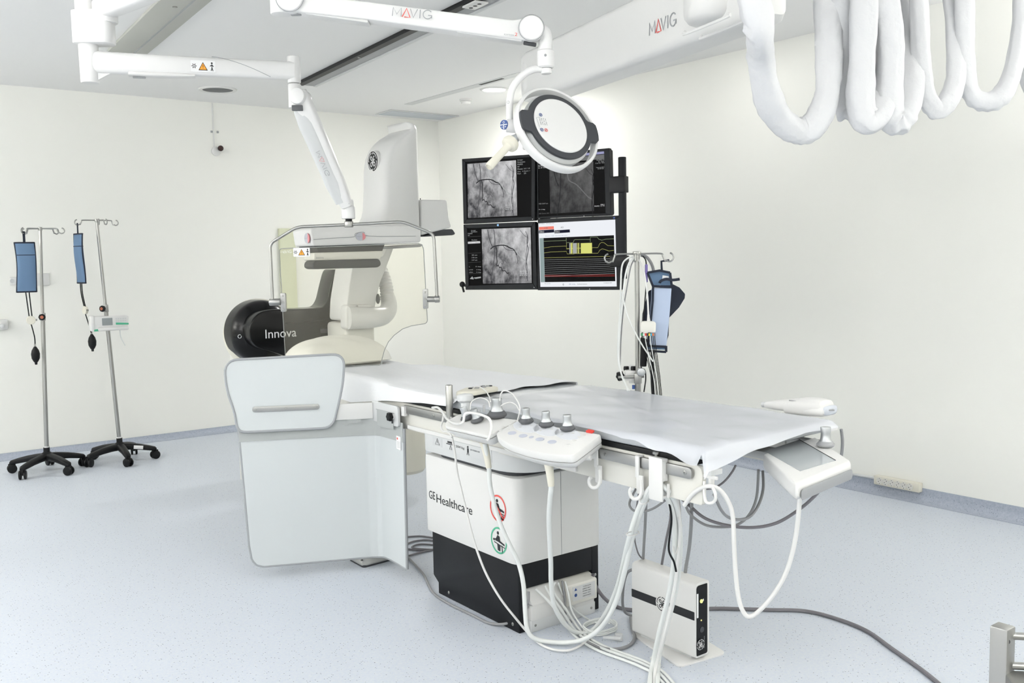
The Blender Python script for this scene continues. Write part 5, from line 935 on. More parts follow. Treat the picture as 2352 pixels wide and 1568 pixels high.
sp_ = [PZ(x, y, zc) for x, y in ((1838, 1082), (1919, 1057.5), (1836, 1010), (1757, 1036))]; MB().prism([p for p in sp_], (0, 0, .0012)).build('touch_screen', TOUCH, t); MB().tube([sp_[1] + Z3*.001, sp_[2] + Z3*.001], .0018, 6).build('screen_edge', INK, t)
kb = PZ(1896, 1026, zc + .001); o = MB().lathe([(.026, 0), (.033, .006), (.0335, .011), (.024, .022), (.001, .022)], kb, (0, 0, 1), 28).build('knob_collar', GREY, t); MB().lathe([(.023, .0215), (.0185, .032), (.017, .05), (.0195, .072), (.0185, .075), (.0155, .074), (.001, .073)], kb, (.03, .02, 1), 28).build('knob_grip', SATIN, o)
MB().box((2.90, 2.36, .895), (.1, .36, .03), bev=.005).build('mounting_arm', GREYW, t)
# ------------------------------------------------------------------ hooks and cable holder on the rail
def rail_hook(y, label, group='white cable hooks on the table rail'):
    t = thing('cable_hook', label, 'hook', (2.385, y, .79), group)
    MB().prism([V((2.408, y-.009, .93)), V((2.38, y-.009, .93)), V((2.38, y-.009, .85)), V((2.388, y-.009, .85)), V((2.388, y-.009, .924)), V((2.408, y-.009, .924))], (0, .018, 0), .002).build('strap', WHITE, t)
    MB().box((2.385, y-.012, .825), (.008, .034, .07), bev=.003).build('stem', WHITE, t)
    MB().tube(spline([V((2.383, y-.018, .845)), V((2.381, y-.022, .80)), V((2.376, y-.014, .778)), V((2.370, y+.004, .772)), V((2.364, y+.016, .782)), V((2.362, y+.017, .802)), V((2.364, y+.008, .812))], 5), .007, 10).build('open_loop', WHITE, t); return t
rail_hook(PX(1372, 1040, 2.39).y, 'white cable hook on the rail right under the end of the touch-key console', None); rail_hook(PX(1467, 1060, 2.39).y, 'white cable hook on the rail just left of the wide cable holder', None)
y1, y2 = PX(1493, 1060, 2.38).y, PX(1524, 1060, 2.38).y; t = thing('cable_holder', 'wide white plate hanging on the rail with thick cables draped through it', 'cable holder', (2.38, (y1+y2)/2, .78))
MB().box((2.376, (y1+y2)/2, .863), (.008, y1-y2, .155), bev=.003).build('front_plate', WHITE, t); MB().box((2.388, (y1+y2)/2, .934), (.03, y1-y2, .008), bev=.002).build('top_lip', WHITE, t)
MB().box((2.39, y2+.006, .895), (.026, .01, .075), bev=.002).build('side_cheek', WHITE, t); MB().box((2.40, (y1+y2)/2, .8), (.05, y1-y2-.01, .01), bev=.003).build('cable_tray', WHITE, t); MB().box((2.395, y2-.008, .825), (.01, .008, .05), bev=.002).build('tray_finger', WHITE, t)
hk = PX(1632, 1125, 2.42); t = thing('cable_hook', 'white cable hook hanging below the corner of the plastic film', 'hook', hk); MB().box((2.425, hk.y, hk.z+.03), (.02, .012, .045), bev=.002).build('strap', WHITE, t); MB().box((2.42, hk.y, hk.z+.045), (.012, .06, .012), bev=.003).build('cross_piece', WHITE, t)
MB().tube(spline([PX(1618, 1105, 2.41), PX(1618, 1135, 2.4), PX(1622, 1152, 2.4), PX(1634, 1155, 2.4), PX(1643, 1147, 2.4), PX(1642, 1130, 2.4), PX(1636, 1118, 2.41)], 5), .0055, 10).build('open_loop', WHITE, t); MB().box((2.44, hk.y, hk.z+.06), (.06, .02, .02), bev=.002).build('bracket', GREYW, t)
# ================================================================== LEAD CURTAIN ON THE TABLE SIDE
HP = V((2.385, 4.40, 0)); HU = V((-.899, .437, 0)).normalized(); HN = V((-HU.y, HU.x, 0))
if HN.dot(FH) > 0: HN = -HN
cp = lambda x, y, off=0: PV(x, y, HP + HN*off, HN)
t = thing('lead_curtain', 'white lead curtain with grey binding and upper flap hung beside the table', 'radiation curtain', V((2.2, 4.45, .05)))
L0_ = (cp(549, 1000) - HP).dot(HU); PE = V((2.385, 4.11, 0)); L2 = (PE-HP).length
def plan(s):
    """s runs from the hinge outward (positive) and along the table (negative), with a rounded bend"""
    def raw(q): return HP + HU*q if q >= 0 else HP + (PE-HP).normalized()*(-q)
    return (raw(s-.05) + raw(s)*2 + raw(s+.05))/4
def zat(s, y):
    p = plan(s) - C0; k = (y-CY)/F; return H + (k*(p.x*FW.x + p.y*FW.y - H*0 + 0) - (p.x*DN.x + p.y*DN.y) + 0)/(DN.z - k*FW.z) if False else H + ((k*(V((p.x, p.y, 0)).dot(FW)) - V((p.x, p.y, 0)).dot(DN))/(DN.z - k*FW.z))
zl = [(L0_+.01, zat(L0_, 1262)), (L0_-.012, zat(L0_, 1288)), (L0_-.035, zat(L0_-.03, 1298)), (L0_-.07, zat(L0_-.07, 1301)), (L0_*.5, zat(L0_*.5, 1290)), (.1, zat(.1, 1280)), (.0, zat(0, 1278)), (-.08, zat(-.08, 1279)), (-.15, zat(-.15, 1285)), (-.22, zat(-.22, 1294)), (-L2-.02, zat(-L2, 1307))]
def nrm(s):
    d = plan(s-.01) - plan(s+.01); n = V((d.y, -d.x, 0)).normalized(); return n if n.dot(FH) < 0 or n.x < -.5 else -n
def hemz(s):
    for (a, za), (b, zb_) in zip(zl, zl[1:]):
        if s >= b: k = (a-s)/(a-b); return za + (zb_-za)*max(0, min(1, k))
    return zl[-1][1]
def curt(u, v, off=0):
    s = (L0_+.0)*(1-u) + (-L2)*u; zt_ = .806; zb_ = hemz(s); z = zt_ + (zb_-zt_)*v; s2 = s - (.03*v*max(0, (s-.3)/(L0_-.3)) if s > .3 else 0)
    p = plan(s2); bil = .012*v*math.sin(max(0, -s)*9)*(1 if s < 0 else 0); return V((p.x - bil, p.y, z)) + nrm(s)*off
MB().grid(140, 20, lambda u, v: curt(u, v), .006).build('lower_panel', LEADV, t, smooth=1.0)
bd = [curt(0, v) for v in [i/14 for i in range(14)]] + [curt(u, 1) for u in [i/120 for i in range(121)]] + [curt(1, v) for v in [1-i/14 for i in range(1, 15)]]
bd[14:15] = []; MB().tube(bd, .0075, 10).build('binding', LGREY, t)
MB().grid(50, 3, lambda u, v: curt(u, 0, .006) + Z3*(.03 - .10*v), .004).build('grey_strap_band', BAND, t)
f = Fr(plan(-.20) + HN*.0 + V((-.008, 0, .745)), (PE-HP), Z3); f2 = Fr(curt(.955, .09) + V((-.009, 0, 0)), (0, -1, 0), (0, 0, 1)); lb = MB().prism([f2(-.02, -.045), f2(.022, -.05), f2(.024, .02), f2(-.018, .022)], f2.w*.001).build('care_label', WPRINT, t)
MB().prism(circ(f2, .006, 14, .001, cx=-.008, cy=.008), f2.w*.0006).build('label_mark', REDP, lb); g = MB()
for k in range(5): g.box((.002, -.008 - k*.007, .0012), (.03, .0015, .0005), f2)
g.build('label_lines', GINK, lb)
# hinge bars
f = Fr(plan(.0) + Z3*.868, HU, Z3); wb = (cp(600, 940) - HP).dot(HU); b_ = MB().box((wb/2+.01, 0, -.004), (wb, .085, .014), f, .003).build('swing_bar', WHITE, t)
if f.w.dot(HN) < 0: sg = -1
else: sg = 1
for a in (.02, .19): MB().box((a, .003, .004*sg), (.02, .034, .012), f, .003).build('hinge_lug', GREYW, b_); 
MB().box((.11, .008, .006*sg), (.1, .004, .003), f).build('strap_slot', GREY, b_); MB().box((.11, -.03, .006*sg), (.075, .065, .004), f).build('hanging_strap', BAND, b_)
f = Fr((2.376, 4.40, .868), (0, -1, 0), (0, 0, 1)); b_ = MB().prism(roundpoly([f(.0, -.055), f(.27, -.055), f(.27, .05), f(.03, .05), f(0, .05)], [.003, .015, .025, .003, .003]), f.w*.014, .003).build('mount_bar', GREYW, t)
MB().box((.14, .012, .0145), (.19, .003, .002), f).build('strap_slot', GREY, b_); MB().box((.14, -.03, .0145), (.17, .085, .003), f).build('hanging_strap', BAND, b_)
kp = f(.225, -.005, .014); MB().cyl(kp, kp + f.w*.012, .016).build('knob_washer', WHITE, b_); ring = []
for k, (r, h) in enumerate(((.012, .010), (.021, .013), (.022, .026), (.019, .032), (.002, .033))): ring.append([kp + f.w*h + f.u*(r*(1 + .1*math.cos(6*a))*math.cos(a)) + f.v*(r*(1 + .1*math.cos(6*a))*math.sin(a)) for a in [2*math.pi*i/36 for i in range(36)]])
MB().loft(ring).build('star_knob', BLACK, b_); MB().cyl(kp - f.v*.018 + f.w*.008, kp - f.v*.035 + f.w*.008, .004).build('knob_pin', CHARC, b_)
MB().box((2.390, 4.112, .895), (.022, .03, .05), bev=.003).build('rail_block', WHITE, t)
# upper flap
up_ = roundpoly([cp(x, y, .03) for x, y in ((514, 827), (792, 812), (788, 880), (776, 935), (764, 982), (545, 993), (540, 950), (520, 895))], [.075, .07, .2, .2, .06, .07, .2, .2], 6)
flap = MB().prism(up_, -HN*.006, .001, 1).build('upper_flap', LEADV, t); MB().tube(up_, .0062, 10, closed=True).build('binding', LGREY, flap)
a, b = cp(587, 940, .033), cp(726, 934, .033); f = Fr((a+b)/2, (b-a), Z3); LB = (b-a).length
if f.w.dot(HN) < 0: f = Fr((a+b)/2, (a-b), Z3)
MB().prism(roundpoly([f(-LB/2-.016, -.014), f(LB/2+.016, -.014), f(LB/2+.016, .014), f(-LB/2-.016, .014)], .013), f.w*.004, .001).build('flap_bar', BRUSH, flap, 'flat steel bar with three screws')
for q in (-LB/2, 0, LB/2): screw(f(q, 0, .004), f.w, .007, flap)
# ------------------------------------------------------------------ covered foot pedal on the floor
P = [PZ(x, y, .0) for x, y in ((800, 1286), (834, 1305), (912, 1284), (880, 1268))]; c = sum(P, V((0, 0, 0)))/4; t = thing('foot_pedal', 'cream foot pedal in clear plastic on the floor behind the curtain hem', 'foot pedal', V((c.x, c.y, 0)))
MB().prism(roundpoly([p + Z3*.012 for p in P], .03), (0, 0, .05), .012).build('housing', CREAM, t); MB().prism(roundpoly([c + (p-c)*.97 for p in P], .02), (0, 0, .014)).build('rubber_base', CHARC, t)
MB().prism(roundpoly([c + (p-c)*.6 + Z3*.062 for p in P], .02), (0, 0, .018), .006).build('treadle', WARM, t); screw(PZ(831, 1287, .055), (-.3, -.6, .7), .008, t)
MB().prism(roundpoly([c + (p-c)*1.04 + Z3*.004 for p in P], .035), (0, 0, .082), .02).build('plastic_cover', CLEARP, t)
# ================================================================== FAR SIDE OF THE TABLE
bp_ = PX(1465, 895, 3.22); tp_ = PX(1463, 583, 3.22); t = thing('table_pole', 'steel drip pole with four hooks clamped to the far side of the table', 'IV pole', V((3.2, bp_.y, .88))); TPX = 3.22
MB().cyl((TPX, bp_.y, .87), (TPX, tp_.y, 1.08), .0145).build('outer_pole', STEEL, t); MB().cyl((TPX, bp_.y, 1.06), (TPX, tp_.y, tp_.z), .011).build('inner_pole', STEEL, t); MB().cyl((TPX, tp_.y, 1.035), (TPX, tp_.y, 1.085), .019, bev=.002).build('collar', BRUSH, t)
MB().box((3.185, bp_.y, .904), (.09, .06, .06), bev=.004).build('rail_clamp', BRUSH, t); top = V((TPX, tp_.y, tp_.z)); MB().cyl(top - Z3*.006, top + Z3*.012, .02, bev=.003).build('hook_hub', STEEL, t)
hR = hook_bar(top, RH, .155, t, .0042, .021); hL = hook_bar(top, -RH, .135, t, .0042, .021); hook_bar(top, -FH - RH*.3, .06, t, .0042, .018); hook_bar(top, FH + RH*.25, .07, t, .0042, .018)
zk = PX(1440, 862, TPX).z; MB().cyl((TPX, tp_.y, zk) - RH*.09 if False else V((TPX, tp_.y, zk)) - RH*.095, V((TPX, tp_.y, zk)) + RH*.03, .006).build('cross_rod', STEEL, t)
def starknob(p, d, r, parent, mt_=BLACK):
    d = V(d).normalized(); u = d.orthogonal().normalized(); v = d.cross(u); rg = []
    for rr_, h in ((r*.5, 0), (r*.95, .004), (r, .014), (r*.85, .022), (.001, .023)): rg.append([p + d*h + u*(rr_*(1+.12*math.cos(6*a))*math.cos(a)) + v*(rr_*(1+.12*math.cos(6*a))*math.sin(a)) for a in [2*math.pi*i/30 for i in range(30)]])
    return MB().loft(rg).build('clamp_knob', mt_, parent)
starknob(PX(1429, 863, TPX), -RH - FH*.6, .024, t); MB().cyl(PX(1429, 863, TPX), PX(1450, 862, TPX), .005).build('knob_stem', STEEL, t)
a = PX(1449, 861, TPX); MB().box((0, 0, 0), (.055, .05, .06), Fr(a, RH, Z3), .004).build('manifold_block', WHITE, t)
for x in (1438.5, 1455): k = PX(x, 851, TPX); starknob(k, Z3, .014, t); MB().cyl(k - Z3*.02, k, .004).build('knob_stem', STEEL, t)
k = PX(1471, 853, TPX-.02); MB().cyl(k - FH*.0, k - FH*.035, .02, bev=.004).build('side_knob', SATIN, t)
MB().prism(roundpoly([PX(x, y, TPX+.03) for x, y in ((1444, 838), (1458, 838), (1458, 880), (1444, 880))], .006), (.01, 0, 0), .002).build('bracket_plate', CLEARP, t); MB().cyl(PX(1455, 893, TPX-.02), PX(1455, 884, TPX-.02), .007).build('stopcock', BLUEP, t)
# pressure bag on the table pole (hanging open, seen with its pale mesh front)
YB = hR; dB = depth(hR); q = lambda x, y, o=0: PD(x, y, dB + o)
t = thing('pressure_infusion_bag', 'pale blue mesh-fronted pressure bag with navy trim on the table pole', 'pressure bag', hR)
MB().ribbon([hR + Z3*.006, q(1519, 600), q(1520, 623)], .011, -FH, .003).build('hanging_strap', NAVY, t)
def slabpx(pts, o, th, mt_, name, par=t, bev=.002, lab=None): return MB().prism([q(x, y, o) for x, y in pts], FH*th, bev).build(name, mt_, par, lab)
slabpx([(1488, 626), (1515, 622), (1539, 626), (1541, 655), (1499, 655)], .0, .02, FABB, 'top_flap', lab='blue fabric top flap'); 
fp = [(1498, 661), (1543, 661), (1541, 690), (1537, 740), (1531, 795), (1487, 795), (1492, 740), (1497, 690)]; slabpx(fp, -.012, .03, FABL, 'mesh_front', bev=.006, lab='pale blue mesh front'); slabpx([(1487, 797), (1530, 797), (1529, 803), (1487, 802)], -.008, .02, FABB, 'lower_hem')
g = MB()
for P in ([(1487, 626), (1500, 658), (1499, 690), (1494, 740), (1488, 795)], [(1487, 626), (1515, 621), (1539, 626)], [(1539, 626), (1543, 658)], [(1499, 657), (1544, 659)], [(1487, 794), (1530, 796)], [(1486, 805), (1530, 808)], [(1530, 794), (1530, 808)]): g.ribbon([q(x, y, -.016) for x, y in P], .011, -FH, .003)
g.build('trim_edge', NAVY, t); MB().ribbon(spline([q(1515, 650, -.02), q(1518, 645, -.028), q(1530, 641, -.035), q(1545, 643, -.035), q(1561, 641, -.03)], 5), .013, -FH + Z3*.2, .004).build('buckle_strap', NAVY, t)
slabpx([(1522, 632), (1536, 634), (1536, 641), (1521, 640)], -.003, .001, WPRINT, 'size_label', bev=0)
bk = [(1541, 650), (1561, 660), (1574, 675), (1573, 685), (1560, 706), (1537, 730), (1536, 770), (1528, 795), (1505, 790), (1500, 700), (1520, 650)]; slabpx(bk, .03, .012, NAVY, 'back_flap', bev=.004, lab='navy back flap folded out')
slabpx([(1490, 668), (1499, 664), (1497, 700), (1492, 740), (1475, 740), (1476, 720), (1481, 700)], .025, .008, NAVY, 'side_flap'); 
# ECG trunk cable, lead block and wires
t = thing('lead_wire_set', 'white patient-monitor lead block with coloured sockets and black wires on the table pole', 'lead wires', q(1489, 760, -.05)); dq = dB - .07
e = lambda x, y, o=0: PD(x, y, dq + o); MB().prism(roundpoly([e(x, y) for x, y in ((1472, 739), (1480, 737.5), (1503, 738), (1507, 742), (1506, 764), (1471, 763))], .008), FH*.03, .004).build('lead_block', WARM, t)
MB().tube(spline([e(1489, 738, .012), e(1489, 720, .012), e(1487, 680, .015), e(1482, 640, .03), e(1475, 610, .05), e(1461, 590, .07)], 6), .0042, 8).build('trunk_cable', WHITE, t); MB().lathe([(.009, 0), (.005, .035)], e(1490, 739, .014), Z3 + RH*-.05, 14).build('cable_boot', WHITE, t)
cols = ['#2f8f5a', '#e6e6e6', '#d8453c', '#303030', '#e2cf4a', '#4aa3c8', '#e07848', '#8a8a92']
for i, c_ in enumerate(cols): MB().prism([e(1473 + i*4.2, 765.5, .002), e(1476.6 + i*4.2, 765.5, .002), e(1476.6 + i*4.2, 771, .002), e(1473 + i*4.2, 771, .002)], FH*.02).build('socket_tab', mat('tab_' + 'abcdefgh'[i], c_, .4), t)
for i in range(9):
    x0 = 1475 + i*3.6; x1 = 1497 + i*2.4; MB().tube(spline([e(x0, 771, .01), e(x0+1, 785, .012), e(x0*.6 + x1*.4 + 1, 820, .02), e(x1, 870, .03), e(x1 + 3, 902, .03), e(x1 + 4, 912, .03)], 5), .0018 if i not in (2, 5) else .0022, 6).build('lead_wire', BLACK if i not in (2, 5) else WCAB, t)
MB().tube(spline([e(1500, 806, .04), e(1498, 840, .04), e(1499, 880, .04), e(1501, 912, .04)], 5), .009, 8).build('wire_bundle', BLACK, t)
dT = depth(top)
WB = [('white_cable', 'white cable looped over the table pole hub, outermost on the left', [(1456, 589, ('d', dT-.04)), (1440, 594), (1429, 610), (1426, 650), (1425, 700), (1421, 760), (1419, 810), (1424, 848), (1436, 880), (1446, 898, ('d', dT-.0))], .0042, WCAB),
      ('white_cable', 'white cable on the left of the table pole running straight down behind the block', [(1458, 590, ('d', dT-.05)), (1446, 602), (1437, 630), (1431, 680), (1424, 760), (1422, 820), (1428, 862), (1438, 886), (1442, 900, ('d', dT))], .0042, WCAB),
      ('grey_cable', 'grey cable just left of the table pole', [(1459, 592, ('d', dT-.03)), (1449, 612), (1440, 660), (1432, 710), (1426, 780), (1424, 850, ('d', dT))], .0032, GREYCAB),
      ('white_cable', 'thin white cable crossing in front of the table pole to the lower right', [(1428, 670, ('d', dT-.05)), (1440, 720), (1460, 765), (1475, 792), (1488, 812), (1500, 830, ('d', dT-.06))], .0034, WCAB),
      ('grey_cable', 'grey cable arching to the right from the table pole hub', [(1472, 586, ('d', dT+.03)), (1485, 590), (1496, 605), (1501, 622), (1500, 640, ('d', dT+.05))], .0075, GREYCAB),
      ('purple_connector_cable', 'dark cable with a purple connector hanging right of the table pole', [(1476, 588, ('d', dT+.02)), (1484, 602), (1484, 650), (1483, 670), (1479, 720), (1474, 790), (1472, 840), (1481, 850), (1483, 870), (1479, 900, ('d', dT))], .0032, BLACK)]
for nm, lab, pts, r, mt_ in WB:
    o = cable(nm, lab, 'cable', pts, r, mt_)
    if 'purple' in nm:
        pm = mat('purple_plastic', '#8577b8', .4); z = dT + .015; bb = MB().cyl(PD(1484.5, 607, z), PD(1484.5, 648, z), .007, bev=.002)
        cc = bb.build('connector', pm, o)
k = e(1478, 800, .05); MB().prism(roundpoly([e(x, y, .06) for x, y in ((1472, 775), (1486, 778), (1487, 820), (1485, 842), (1471, 842))], .006), FH*.02, .004).build('transducer_sleeve', BLACK, t)
# hand unit lying on the far rail
t = thing('injector_head', 'white handheld injector head lying on the far edge of the table', 'injector', PX(1840, 950, 3.26)); XI = 3.27
i_ = lambda pts: [PX(x, y, XI) for x, y in pts]
def body(ls, mt_, name, hw, par=t):
    rings = []
    for x, yt, yb, k in ls:
        a, b = PX(x, yt, XI), PX(x, yb, XI); c_ = (a+b)/2; h = (a-b).length/2; rings.append([c_ + V((hw*k*math.copysign(abs(math.cos(s))**.6, math.cos(s)), 0, h*math.copysign(abs(math.sin(s))**.6, math.sin(s)))) for s in [2*math.pi*j/20 for j in range(20)]])
    return MB().loft(rings).build(name, mt_, par, smooth=1.0)
body([(1764, 922, 934, .6), (1768, 921, 936, .8), (1790, 917.5, 940, 1), (1820, 916, 944, 1), (1850, 919, 950, 1)], WHITE, 'main_body', .045); body([(1816, 919, 948, .95), (1826, 914.5, 950, 1.05), (1850, 912, 953, 1.05), (1880, 914, 955, 1.05), (1896, 918, 956, 1.0), (1900, 922, 955, .9)], WHITE, 'head_shell', .05)
body([(1850, 926, 952, 1.0), (1884, 930, 954, 1.08), (1904, 931, 954, 1.05), (1908, 935, 951, .9)], WHITE, 'nose', .05); body([(1884, 932, 954, .7), (1907, 931, 953, .9), (1909, 935, 950, .8)], mat('bluish_grey_end', '#c7ccd4', .4), 'end_cap', .052)
MB().box((0, 0, 0), (.05, .006, .022), Fr(PX(1901, 941, XI-.01), RH, Z3), .002).build('end_slot', GREY, t); MB().box((0, 0, 0), (.04, .004, .004), Fr(PX(1822, 920.5, XI-.044), V((0, -1, 0)), Z3)).build('slot', GREY, t); MB().cyl(PX(1752, 929, XI), PX(1766, 928, XI), .012).build('tip', GREYW, t)
MB().tube(spline(i_([(1856, 928), (1860, 921), (1875, 918), (1890, 919), (1893, 924)]) , 5), .003, 6).build('shell_seam', GREY, t)
MB().box((3.22, PX(1840, 950, 3.22).y, .955), (.10, .28, .02), bev=.004).build('holder_bracket', WHITE, t); MB().box((3.16, PX(1840, 950, 3.22).y, .925), (.03, .1, .06), bev=.003).build('holder_clamp', BRUSH, t)

# ================================================================== COMPUTER UNIT ON THE FLOOR
x0 = 2.797; ya, yb = PX(1598, 1510, x0).y, PX(1452, 1452, x0).y; zt_ = .332; t = thing('computer_unit', 'white upright computer unit with black stripe standing on a flat white foot', 'computer', (x0+.04, (ya+yb)/2, 0))
W_ = PY(1629, 1420, ya).x - x0; sh_ = roundpoly([V((x0, ya, .02)), V((x0+W_, ya, .02)), V((x0+W_, ya, zt_)), V((x0, ya, zt_))], [.012, .018, .012, .022]); bx = MB().prism(sh_, (0, yb-ya, 0), .002).build('case', WHITE, t)
sp_ = roundpoly([V((x0+.004, ya-.0006, .03)), V((x0+W_-.014, ya-.0006, .03)), V((x0+W_-.014, ya-.0006, zt_-.01)), V((x0+.004, ya-.0006, zt_-.01))], [.004, .01, .004, .016]); fp_ = MB().prism(sp_, (0, -.002, 0)).build('front_panel', GLOSSB, t)
f = Fr((x0+.03, ya-.0027, 0), (1, 0, 0), (0, 0, 1)); MB().lathe([(.008, 0), (.008, .003), (.006, .004), (.001, .004)], f(0, .255), f.w, 20).build('power_button', mat('lit_green_button', '#d8dc8a', .4, em=.5), fp_); MB().box((.012, .258, .0008), (.004, .008, .001), f).build('power_mark', WPRINT, fp_); MB().cyl(f(.0, .175, 0), f(0, .175, .001), .003, 10).build('status_light', mat('lit_yellow_led', '#f0e58c', .4, em=.8), fp_)
MB().lathe([(.012, 0), (.012, .0015), (.008, .001), (.001, .001)], f(.004, .135), f.w, 16).build('jack', CHARC, fp_); MB().box((-.022, .24, .0008), (.008, .1, .001), f).build('side_label', WPRINT, fp_)
monogram(Fr(f(-.006, .075, .0004), f.u, f.v), .024, BLACK, LOGOW, fp_); text('GE Healthcare', Fr(f(.018, .055, .0004), f.v, -f.u), .05, GINK, fp_, height=.004)
f = Fr((x0-.0004, (ya+yb)/2, 0), (0, -1, 0), (0, 0, 1)); L_ = yb-ya; st = MB().prism(roundpoly([f(-L_/2, .178), f(L_/2-.006, .178), f(L_/2-.006, .213), f(-L_/2, .213)], .003), f.w*.001).build('stripe', INK, bx); MB().prism(circ(f, .038, 36, .0008, cx=.0, cy=.197), f.w*.0006).build('emblem_disc', WHITE, bx); monogram(Fr(f(0, .197, .0012), f.u, f.v), .034, WHITE, INK, bx)
P = [PZ(x, y, .006) for x, y in ((1450, 1455), (1560, 1531), (1669, 1499), (1560, 1425))]; P[3] = P[0] + P[2] - P[1]; MB().prism(roundpoly([p - Z3*.006 for p in P], [.01, .03, .03, .01]), (0, 0, .007), .001).build('foot_plate', WHITE, t); MB().box((x0+W_/2, (ya+yb)/2, .013), (.05, L_*.8, .016)).build('foot_riser', GREYW, t)
# ================================================================== CABLES
TH = 'thick pale cables of the table consoles'
xq = 2.40
A = [(1113, 1018, ('X', 2.25)), (1118, 1045), (1123, 1076, ('X', 2.26)), (1125, 1110), (1133, 1150), (1148, 1200), (1170, 1250), (1190, 1290), (1202, 1340), (1206, 1400), (1210, 1440), (1222, 1462), (1250, 1472, ('z', .02)), (1300, 1475, ('z', .02)), (1345, 1466), (1385, 1435), (1415, 1380), (1435, 1310), (1455, 1225, ('d', 3.55)), (1478, 1160), (1494, 1128, ('X', xq)), (1508, 1120, ('X', xq)), (1524, 1130, ('X', xq)), (1540, 1160), (1549, 1210), (1548, 1290), (1535, 1370), (1515, 1450), (1500, 1520, ('z', .03)), (1492, 1568, ('z', .012)), (1486, 1640, ('z', .012))]
cable('console_cable', 'thick pale cable from the joystick console crossing the pictograms on the pedestal', 'cable', A, .0098, WCAB, TH, n=14)
B = [(1262, 1062, ('X', 2.22)), (1264, 1090), (1266, 1118, ('X', 2.23)), (1263, 1150), (1261, 1200), (1265, 1290), (1266, 1340), (1273, 1390), (1295, 1430), (1325, 1452, ('z', .02)), (1360, 1447, ('z', .02)), (1393, 1405), (1420, 1340), (1444, 1240, ('d', 3.56)), (1464, 1175), (1484, 1135), (1496, 1118, ('X', xq-.004)), (1510, 1112, ('X', xq-.004)), (1530, 1122, ('X', xq-.004)), (1549, 1150), (1560, 1200), (1562, 1270), (1555, 1340), (1536, 1420), (1515, 1500, ('z', .03)), (1510, 1568, ('z', .012)), (1508, 1640, ('z', .012))]
cable('console_cable', 'thick pale cable from the touch-key console hanging in front of the pedestal side', 'cable', B, .0098, WCAB, TH, n=14)
for pts, lab in (([(1110, 1012, ('X', 2.255)), (1117, 1040), (1123, 1075, ('X', 2.258))], 'cream strain relief under the joystick console'), ([(1258, 1056, ('X', 2.218)), (1263, 1085), (1266, 1116, ('X', 2.228))], 'cream strain relief under the touch-key console')):
    P = spline(path(pts), 6); tag(MB().tube(P, [.019 - .007*i/(len(P)-1) for i in range(len(P))], 16).build('strain_relief', CREAM), lab, 'cable boot')
C_ = [(1038, 1003, ('X', 2.26)), (1045, 1040), (1050, 1085), (1063, 1140), (1080, 1210), (1096, 1265), (1118, 1320), (1150, 1375, ('X', 2.36)), (1185, 1420), (1215, 1455, ('z', .012)), (1250, 1484, ('z', .012)), (1295, 1494, ('z', .012)), (1330, 1484, ('z', .012)), (1362, 1456, ('z', .02)), (1388, 1425, ('z', .03))]
cable('white_cable', 'thin white cord slanting across the pedestal front down to the floor', 'cable', C_, .0052, WHITE)
D_ = [(1572, 1160, ('X', 2.41)), (1590, 1135), (1610, 1121, ('X', 2.405)), (1630, 1116, ('X', 2.405)), (1652, 1124), (1672, 1150), (1683, 1185), (1686, 1250), (1690, 1320), (1698, 1380), (1711, 1410), (1724, 1415, ('d', 3.25)), (1742, 1404), (1775, 1368), (1804, 1318), (1822, 1260), (1832, 1200), (1838, 1124, ('z', .875))]
cable('white_cable', 'white cable hanging in a deep loop from the touch panel to the film-corner hook', 'cable', D_, .0078, WHITE, n=12)
cable('white_cable', 'white cable at the right of the hanging bundle joining the film-corner hook cable', 'cable', [(1520, 1112, ('X', 2.395)), (1538, 1117), (1552, 1140), (1560, 1180), (1561, 1240), (1552, 1330), (1540, 1400), (1520, 1480), (1504, 1545, ('z', .02)), (1500, 1640, ('z', .012))], .006, WHITE)
cable('black_cable', 'thin black cable inside the hanging bundle', 'cable', [(1533, 1140, ('X', 2.42)), (1540, 1170), (1542, 1200), (1536, 1260), (1548, 1290), (1553, 1312, ('X', 2.5))], .004, BLACK)
for i, (dx, dy, lab) in enumerate(((0, 0, 'white floor cable leaving the pedestal box, nearest the pedestal'), (7, -6, 'white floor cable leaving the pedestal box, middle of three'), (16, -9, 'white floor cable leaving the pedestal box, nearest the white coil'))):
    st = [(1230 + i*22, 1352 - i*8, ('Y', 3.215)), (1255 + dx, 1375 + dy*2), (1285 + dx, 1410 + dy), (1310 + dx, 1448 + dy, ('z', .012)), (1335 + dx, 1472 + dy, ('z', .010)), (1380 + dx, 1496 + dy, ('z', .010)), (1430 + dx, 1514 + dy, ('z', .010)), (1470 + dx, 1530 + dy, ('z', .010)), (1505 + dx, 1550 + dy, ('z', .010)), (1540 + dx, 1590 + dy, ('z', .010)), (1580 + dx, 1660 + dy, ('z', .010))]
    cable('white_cable', lab, 'cable', st, .0062, WCAB)
cable('white_cable', 'thin white cord from the pedestal box swinging right to the white coil', 'cable', [(1282, 1337, ('Y', 3.21)), (1295, 1370), (1320, 1400), (1345, 1418, ('z', .006)), (1362, 1428, ('z', .006)), (1376, 1431, ('z', .008))], .0042, WCAB)
cable('white_cable', 'thin white cord from the pedestal box dropping straight to the white coil', 'cable', [(1298, 1335, ('Y', 3.208)), (1306, 1365), (1312, 1398), (1326, 1424), (1344, 1448, ('z', .006)), (1350, 1455, ('z', .006))], .0042, WCAB)
cable('grey_cable', 'grey cable dropping between the cords in front of the pedestal box', 'cable', [(1291, 1333, ('Y', 3.212)), (1297, 1370), (1299, 1405, ('z', .06)), (1300, 1415, ('z', .006)), (1312, 1428, ('z', .006))], .005, GREYCAB)
